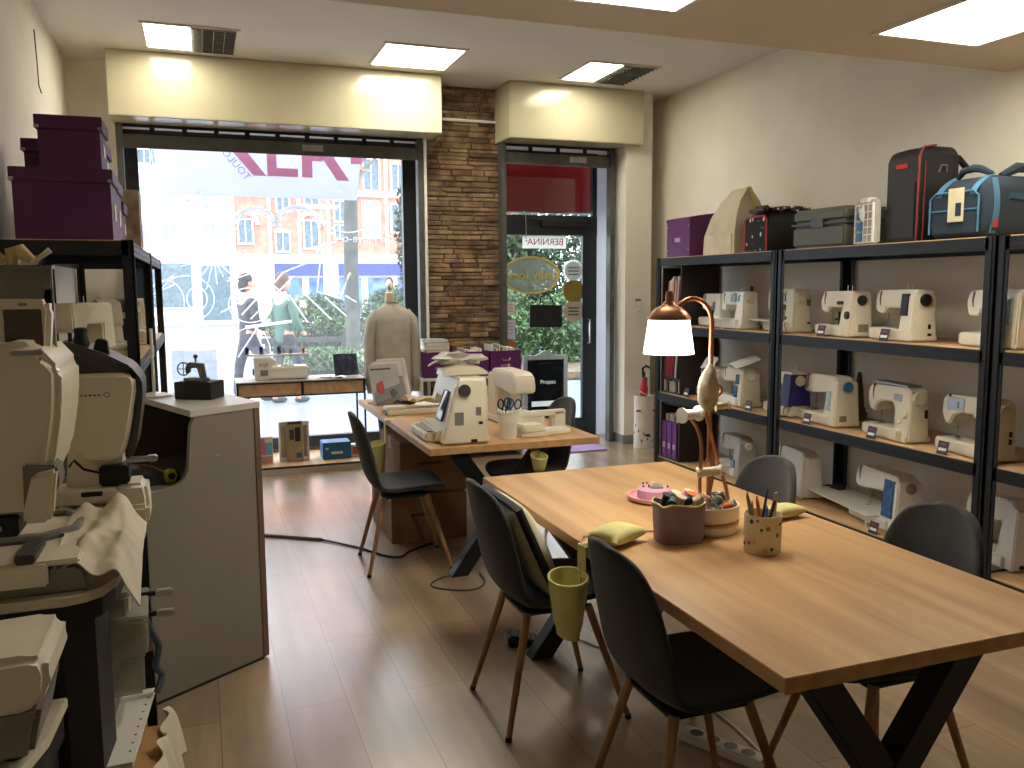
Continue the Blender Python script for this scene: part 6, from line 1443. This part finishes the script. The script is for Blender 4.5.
q = MB(); q.prism([(.115, 1.15+zo), (.17, 1.16+zo), (.155, 1.045+zo), (.145, 1.03+zo), (.09, 1.03+zo), (.09, 1.055+zo)], -.19, -.15, 'Y', bev=.008); q.build('needle_case', CREAM, t_, smooth=75)
q = MB(); q.box(-.02, .07, -.14, -.03, .99+zo, 1.04+zo, bev=.004, m=BLACK)
for x in (.0, .028): q.lathe([(.008, 0), (.008, -.006)], (x, -.14, 1.015+zo), 12, axis='Y', m=STEEL)
q.build('needle_block', None, t_)
q = MB(); q.tube([(.09, -.1, 1.42+zo), (.14, -.12, 1.42+zo), (.17, -.09, 1.39+zo)], .012, 8); q.box(.08, .15, -.14, -.11, 1.44+zo, 1.452+zo, bev=.003); q.build('tension_lever', STEEL, t_)
q = MB(); q.prism([(-.3, .0), (.235, .0), (.22, .06), (.2, .075), (-.3, .075)], -.2, .3, 'Y', bev=.01); q.build('base', GREYP, t_)
q = MB(); q.box(-.3, .21, -.21, .28, .076, .09, bev=.004); q.box(-.26, .14, -.225, -.2, .03, .085, bev=.006); q.build('bed', CREAM, t_)
q = MB(); q.tube([(-.1, -.02, .1), (.1, -.02, .1), (.17, .04, .1), (.18, .14, .1), (.13, .24, .1), (-.05, .27, .1)], .014, 8); q.build('hoop', GREYP, t_)
q = MB(); q.grid(lambda u, v: (-.05+.2*u, .0+.24*v, .104+.012*math.sin(6*u)*v), 8, 8, thick=.003); q.build('hooped_fabric', mat('off_white_fabric', srgb(214, 204, 184), .9), t_)
q = MB(); q.box(.07, .115, -.22, -.05, .088, .11, bev=.004); q.build('clamp', DGREY, t_)
q = MB(); q.box(-.28, -.02, -.226, -.2, .02, .09, bev=.003); q.build('front_strip', BLACK, t_)
# cloth hanging over its bed
CLO = mat('white_cotton', srgb(216, 206, 188), .95, var=.02, bump=.12, bscale=180)
def drape(u, v):
    x = -.37+.2*u; y = 2.72-.42*v
    z = .95+.055*math.exp(-((u-.62)/.2)**2)*math.exp(-((v-.12)/.22)**2)+.04*math.exp(-((u-.2)/.12)**2)*math.exp(-((v-.1)/.15)**2)+.008*math.sin(13*u+5*v)+.012*noise.noise(Vector((u*6, v*8, .3)))
    if u > .72: z -= (u-.72)*.26*(.7+.3*v); x -= (u-.72)*.03
    if v > .6: z -= (v-.6)*.13*(.5+u)+.006*math.sin(18*u)
    return (x, y, z)
q = MB(); q.grid(drape, 30, 40, thick=.003); tag(q.build('draped_cloth', CLO, smooth=80), 'crumpled white cloth draped over the bed of the left embroidery machine', 'cloth')

# second embroidery machine behind it
t_ = thing('embroidery_machine', 'rounded cream embroidery machine with a dark grey arched cover, second on the left', 'embroidery machine', (-.30, 2.9, .85), 0, 'machines on the left stands')
face = [(-.095, 1.345), (-.10, 1.20), (-.095, 1.14), (-.055, 1.085), (.03, 1.078), (.055, 1.09), (.075, 1.14), (.105, 1.30), (.1, 1.335), (.08, 1.345), (-.02, 1.348)]
q = MB(); q.prism([(x, z+zo) for x, z in face], -.08, .1, 'Y', bev=.014, seg=3); q.build('face_cover', CREAM, t_, smooth=75)
cov = [(-.125, 1.35), (-.125, 1.42), (-.11, 1.44), (-.08, 1.445), (.02, 1.405), (.09, 1.365), (.12, 1.32), (.12, 1.27), (.095, 1.12), (.08, 1.08), (.06, 1.08), (.09, 1.2), (.1, 1.33), (.08, 1.35)]
q = MB(); q.prism([(x, z+zo) for x, z in cov], -.06, .16, 'Y', bev=.006); q.build('arched_cover', DGREY, t_)
q = MB(); [q.box(-.075+.012*k, -.0675+.012*k, -.0825, -.081, 1.281+zo, 1.285+zo, m=DGREY) for k in range(7)]; q.tube([(.022+.008*math.cos(PI*k/6), -.082, 1.283+zo+.007*math.sin(PI*k/6)) for k in range(12)], .001, 4, closed=True, m=DGREY); q.build('lettering', None, t_, smooth=0)
MB().prism([(-.13, 0), (.05, 0), (.04, .35), (-.1, .35)], .02, .16, 'Y', bev=.01).build('column', CREAM, t_)
q = MB(); q.box(-.15, .12, -.05, .1, .02, .075, bev=.012); q.prism([(.01, .02), (.115, .0), (.12, .1), (.11, .14), (.02, .14)], -.02, .12, 'Y', bev=.014, seg=3); q.box(-.15, .03, -.04, .1, .09, .135, bev=.006); q.build('base', CREAM, t_)
q = MB(); q.box(-.07, -.01, -.045, -.038, .115, .13, bev=.002); q.build('slot', BLACK, t_)
q = MB(); q.tube([(-.1, -.03, .21), (-.085, -.03, .23), (-.06, -.03, .2), (.0, -.03, .18)], .004, 6); q.build('cable', BLACK, t_)
q = MB(); q.box(-.02, .065, -.02, .08, .14, .2, bev=.006); q.build('needle_block', BLACK, t_)
q = MB(); q.cyl((.06, .0, .215), (.14, -.0, .215), .009); q.box(.12, .15, -.015, .015, .205, .225, bev=.004); q.tube([(.05, 0, .27), (.08, 0, .24), (.06, 0, .21)], .006, 6); q.build('frame_arm', STEEL, t_)
q = MB(); q.lathe([(.02, 0), (.024, .01), (.018, .04), (.02, .055), (.012, .06)], (-.045, -.02, .575), 16); q.prism([(-.02, .0), (.03, .0), (.025, .05), (-.005, .055)], -.02, .02, 'Y', bev=.004, X=T(.0, 0, .545)); q.tube([(-.075, -.02, .58), (-.075, -.02, .62)], .006, 6); q.build('top_knobs', BLACK, t_)

# boxes and boards inside the stand
CLB = mat('clear_box', srgb(190, 190, 176), .25, alpha=.6)
def clear_box(label, x, y, z, sx, sy, h, rz, fill):
    t_ = thing('plastic_box', label, 'plastic box', (x, y, z), rz, 'clear plastic boxes in the machine stand')
    q = MB(); q.box(-sx, sx, -sy, sy, 0, h, bev=.008); q.build('tub', CLB, t_)
    q = MB(); q.box(-sx-.005, sx+.005, -sy-.005, sy+.005, h, h+.012, bev=.004); q.build('lid', CLB, t_)
    rn = random.Random(int(z*100)); q = MB()
    for k in range(14): q.ball((rn.uniform(-sx*.8, sx*.8), rn.uniform(-sy*.8, sy*.8), rn.uniform(.02, h*.8)), rn.uniform(.01, .02), n=5, m=rn.choice(fill))
    q.build('contents', None, t_)
F1 = [mat('amber_bits', srgb(190, 140, 60), .6), mat('pale_bits', srgb(190, 190, 160), .6), mat('green_bits', srgb(120, 130, 80), .6), GREYP]
clear_box('lower clear plastic box of small parts in the side of the machine stand', -.285, 2.72, .421, .075, .12, .11, 4, F1)
clear_box('upper clear plastic box with yellow bits stacked in the side of the machine stand', -.272, 2.70, .546, .08, .125, .11, 2, F1)
clear_box('small flat clear plastic box on top of the stack in the machine stand', -.29, 2.68, .671, .065, .1, .06, -4, F1)
t_ = thing('cardboard_box', 'small open brown cardboard box with papers on the white shelf of the stand', 'cardboard box', (-.255, 2.97, .421), 10)
MB().box(-.05, .05, -.06, .06, 0, .07, bev=.002).build('carton', KRAFT, t_)
for k in range(4):
    MB().box(-.04, .04, -.003, .003, .01, .13+.01*k, X=T(0, -.045+.022*k, 0, 8)).build('paper_sheet', PAPER, t_)
t_ = thing('embroidery_clamps', 'pair of black rods with clear ends sticking out of the side of the machine stand', 'clamps', (-.2, 2.76, .60), 0)
for z in (0, .065):
    MB().cyl((-.06, 0, z), (.03, 0, z+.004), .008).build('rod', BLACK, t_); MB().box(.03, .08, -.012, .012, z-.008, z+.014, bev=.004).build('clear_end', CLB, t_)
q = MB(); q.tube(sm([(-.215, 2.72, .66), (-.19, 2.74, .56), (-.17, 2.76, .5), (-.18, 2.75, .44), (-.165, 2.77, .40), (-.18, 2.74, .36)]), .011, 8); tag(q.build('hanging_cable', mat('blue_grey_cable', srgb(70, 78, 90), .6)), 'blue grey bundled cable hanging beside the clear boxes', 'cable')
t_ = thing('pegboard_panel', 'white board with small holes leaning out of the lower side of the stand', 'board', (0, 0, 0))
q = MB(); v = [(-.300, 2.36, .33), (-.225, 2.36, .33), (-.19, 2.80, .33), (-.285, 2.80, .33)]
q.raw(v+[(a, b, c+.018) for a, b, c in v], [(0, 1, 2, 3), (4, 7, 6, 5), (0, 4, 5, 1), (1, 5, 6, 2), (2, 6, 7, 3), (3, 7, 4, 0)]); q.build('board', WHITE, t_, smooth=0)
q = MB()
for k in range(8): q.lathe([(.004, 0), (.004, .0006)], (-.235+.004*k, 2.42+.045*k, .3485), 8)
q.build('hole', DGREY, t_)
q = MB(); v = [(-.30, 2.3, .0), (-.19, 2.3, .0), (-.165, 2.95, .0), (-.30, 2.95, .0)]
q.raw(v+[(a, b, c+.15) for a, b, c in v], [(0, 1, 2, 3), (4, 7, 6, 5), (0, 4, 5, 1), (1, 5, 6, 2), (2, 6, 7, 3), (3, 7, 4, 0)], bev=.004); tag(q.build('wooden_crate', OAK, smooth=0), 'pale wooden box on the floor beside the machine stand', 'box')
def frill(u, v):
    y = 2.32+.72*u; return (-.2+.045*v+.03*u+.012*math.sin(38*u+3*v), y, .175-.165*v**1.4+.01*math.sin(23*u))
q = MB(); q.grid(frill, 60, 8, thick=.002); tag(q.build('frilled_cloth', CLO, smooth=80), 'white frilled cloth hanging over the edge of the wooden box on the floor', 'cloth')

# ------------------------------------------------------------------ left rack contents
G = 'machines on the left racks'
LZ = 1.231
sewing_machine('cream overlocker behind the thread cone on the left rack', (-.56, 4.70, LZ), 62, L=.34, D=.2, H=.30, body=CREAM, style='boxy', wheel=GREYP, pins=3, seam=False, group=G)
sewing_machine('grey cream machine turned sideways further along the left rack', (-.36, 5.12, LZ), 100, L=.4, D=.2, H=.31, body=IVORY, style='slant', wheel=GREYP, panel=[('blue', .7, .5, .05, .1)], group=G)
sewing_machine('machine with a dark navy panel near the middle of the left rack', (-.36, 5.68, LZ), 96, L=.4, D=.2, H=.31, body=IVORY, colour=DGREY, style='round', wheel=GREYP, panel=[('screen', .7, .5, .06, .1)], group=G)
sewing_machine('cream machine on the far left rack beside the window', (-.36, 6.5, LZ), 95, L=.4, D=.2, H=.29, body=CREAM, style='slant', group=G)
sewing_machine('second cream machine on the far left rack', (-.36, 7.1, LZ), 92, L=.4, D=.2, H=.3, body=IVORY, style='round', group=G)
sewing_machine('cream machine low on the nearest left rack', (-.38, 5.0, .651), 95, L=.42, D=.2, H=.3, body=CREAM, style='round', group=G)
sewing_machine('cream machine low on the far left rack', (-.38, 6.6, .651), 95, L=.42, D=.2, H=.3, body=CREAM, style='slant', group=G)
t_ = thing('thread_cone', 'large cream thread cone with a brown top standing at the left of the left rack', 'thread cone', (-.79, 4.78, LZ))
MB().lathe([(.05, 0), (.052, .006), (.05, .012), (.046, .014)], n=24).build('foot', GREYP, t_)
MB().lathe([(.044, .014), (.044, .17), (.036, .185)], n=24).build('thread', thread('cone_cream', srgb(214, 200, 170)), t_)
MB().lathe([(.036, .185), (.04, .19), (.04, .215), (.02, .222)], n=24).build('top', mat('brown_cap', srgb(130, 100, 70), .6), t_)
q = MB(); q.box(-.09, .09, -.012, .012, 0, .24, bev=.006, m=IVORY); q.box(-.075, .075, -.014, -.01, .02, .2, bev=.002, m=mat('navy_panel', srgb(30, 40, 70), .3)); o = tag(q.build('tablet'), 'navy screened panel leaning among the machines on the left rack', 'tablet', loc=(-.45, 5.58, LZ+.001), rz=-35); o.rotation_euler[0] = rad(-20)
for x, y, rz, lb in ((-.42, 4.69, 8, 'flat cream accessory case at the front of the left rack shelf'), (-.66, 5.12, -10, 'cream accessory case behind the thread cone on the left rack')):
    q = MB(); q.box(-.1, .1, -.05, .05, 0, .07, bev=.01); q.box(-.1, .1, -.05, .05, .072, .085, bev=.004); tag(q.build('accessory_case', CREAM), lb, 'case', loc=(x, y, LZ), rz=rz)
# purple boxes on the left rack top
def lid_box(label, x0, x1, y0, y1, z0, z1, m_=PURPLED):
    cx, cy = (x0+x1)/2, (y0+y1)/2; t_ = thing('storage_box', label, 'storage box', (cx, cy, z0), 0, 'purple lidded boxes on the left rack')
    hx, hy, h = (x1-x0)/2, (y1-y0)/2, z1-z0
    MB().box(-hx+.012, hx-.012, -hy+.012, hy-.012, 0, h-.03, bev=.002).build('box', m_, t_)
    MB().box(-hx, hx, -hy, hy, h-.065, h, bev=.003).build('lid', m_, t_)
    for s_ in (-1, 1):
        q = MB(); q.box(s_*hx-.022 if s_ > 0 else -hx-.002, s_*hx+.002 if s_ > 0 else -hx+.022, -hy-.002, -hy+.003, h-.063, h-.048, bev=.001); q.build('metal_corner', STEEL, t_)
    q = MB(); q.box(hx-.012, hx-.009, -.05, .05, h*.3, h*.55, m=STEEL); q.box(hx-.0095, hx-.008, -.045, .045, h*.32, h*.53, m=PAPER); q.build('label_holder', None, t_)
lid_box('large lower purple box at the front of the left rack top', -.825, -.375, 4.66, 5.02, 1.841, 2.18)
lid_box('tall purple box on top of the large one on the left rack', -.705, -.41, 4.68, 5.0, 2.181, 2.43)
lid_box('purple box behind the large one on the left rack top', -.82, -.385, 5.06, 5.42, 1.841, 2.18)
lid_box('purple box stacked at the back left of the upper boxes on the left rack', -.83, -.43, 5.07, 5.4, 2.181, 2.375)
lid_box('low purple box third in the row on the left rack top', -.8, -.39, 5.46, 5.78, 1.841, 2.1)
t_ = thing('cardboard_box', 'pale brown patterned carton at the far end of the boxes on the left rack top', 'cardboard box', (-.42, 5.98, 1.841))
MB().box(-.08, .09, -.12, .12, 0, .37, bev=.004).build('carton', mat('mottled_carton', srgb(170, 150, 130), .8, var=.2, scale=14), t_)
q = MB(); q.box(-.06, .07, -.05, .05, .371, .376); q.build('tape', PAPER, t_)
q = MB(); q.tube([(-.945, 6.55, 3.3), (-.94, 6.55, 3.1), (-.94, 6.56, 2.95), (-.93, 6.58, 2.9)], .004, 5); tag(q.build('loose_wire', DGREY), 'short loose dark wire hanging on the left wall near the ceiling', 'wire')
# ------------------------------------------------------------------ light
wd = bpy.data.worlds.new('sky'); S.world = wd; wd.use_nodes = True
N = wd.node_tree.nodes; bg = N['Background']
tc = N.new('ShaderNodeTexCoord'); sp = N.new('ShaderNodeSeparateXYZ'); wd.node_tree.links.new(tc.outputs['Generated'], sp.inputs[0])
cr = N.new('ShaderNodeValToRGB'); cr.color_ramp.elements[0].position = .0; cr.color_ramp.elements[0].color = (.78, .84, .93, 1)
cr.color_ramp.elements[1].position = .6; cr.color_ramp.elements[1].color = (.88, .94, 1, 1)
wd.node_tree.links.new(sp.outputs['Z'], cr.inputs[0]); wd.node_tree.links.new(cr.outputs[0], bg.inputs[0])
bg.inputs[1].default_value = 4.6
# one soft area lamp in the window opening and the door: daylight entering (sampled better than the sky alone)
def area(name, loc, rot, sx, sy, e, col):
    l = bpy.data.lights.new(name, 'AREA'); l.shape = 'RECTANGLE'; l.size = sx; l.size_y = sy; l.energy = e; l.color = col
    o = bpy.data.objects.new(name, l); COL.objects.link(o); o.location = loc; o.rotation_euler = rot; return o
p = bpy.data.lights.new('lamp_bulb', 'POINT'); p.energy = 5; p.color = (1, .93, .82); p.shadow_soft_size = .04
po = bpy.data.objects.new('lamp_bulb', p); COL.objects.link(po); po.location = (1.525, 2.6, 1.34)
S.view_settings.view_transform = 'Standard'; S.view_settings.look = 'None'; S.view_settings.gamma = 1; S.view_settings.use_curve_mapping = False
S.view_settings.exposure = 0.6
S.cycles.use_denoising = True
S.cycles.max_bounces = 8; S.cycles.diffuse_bounces = 5; S.cycles.transparent_max_bounces = 16
S.cycles.sample_clamp_indirect = 6
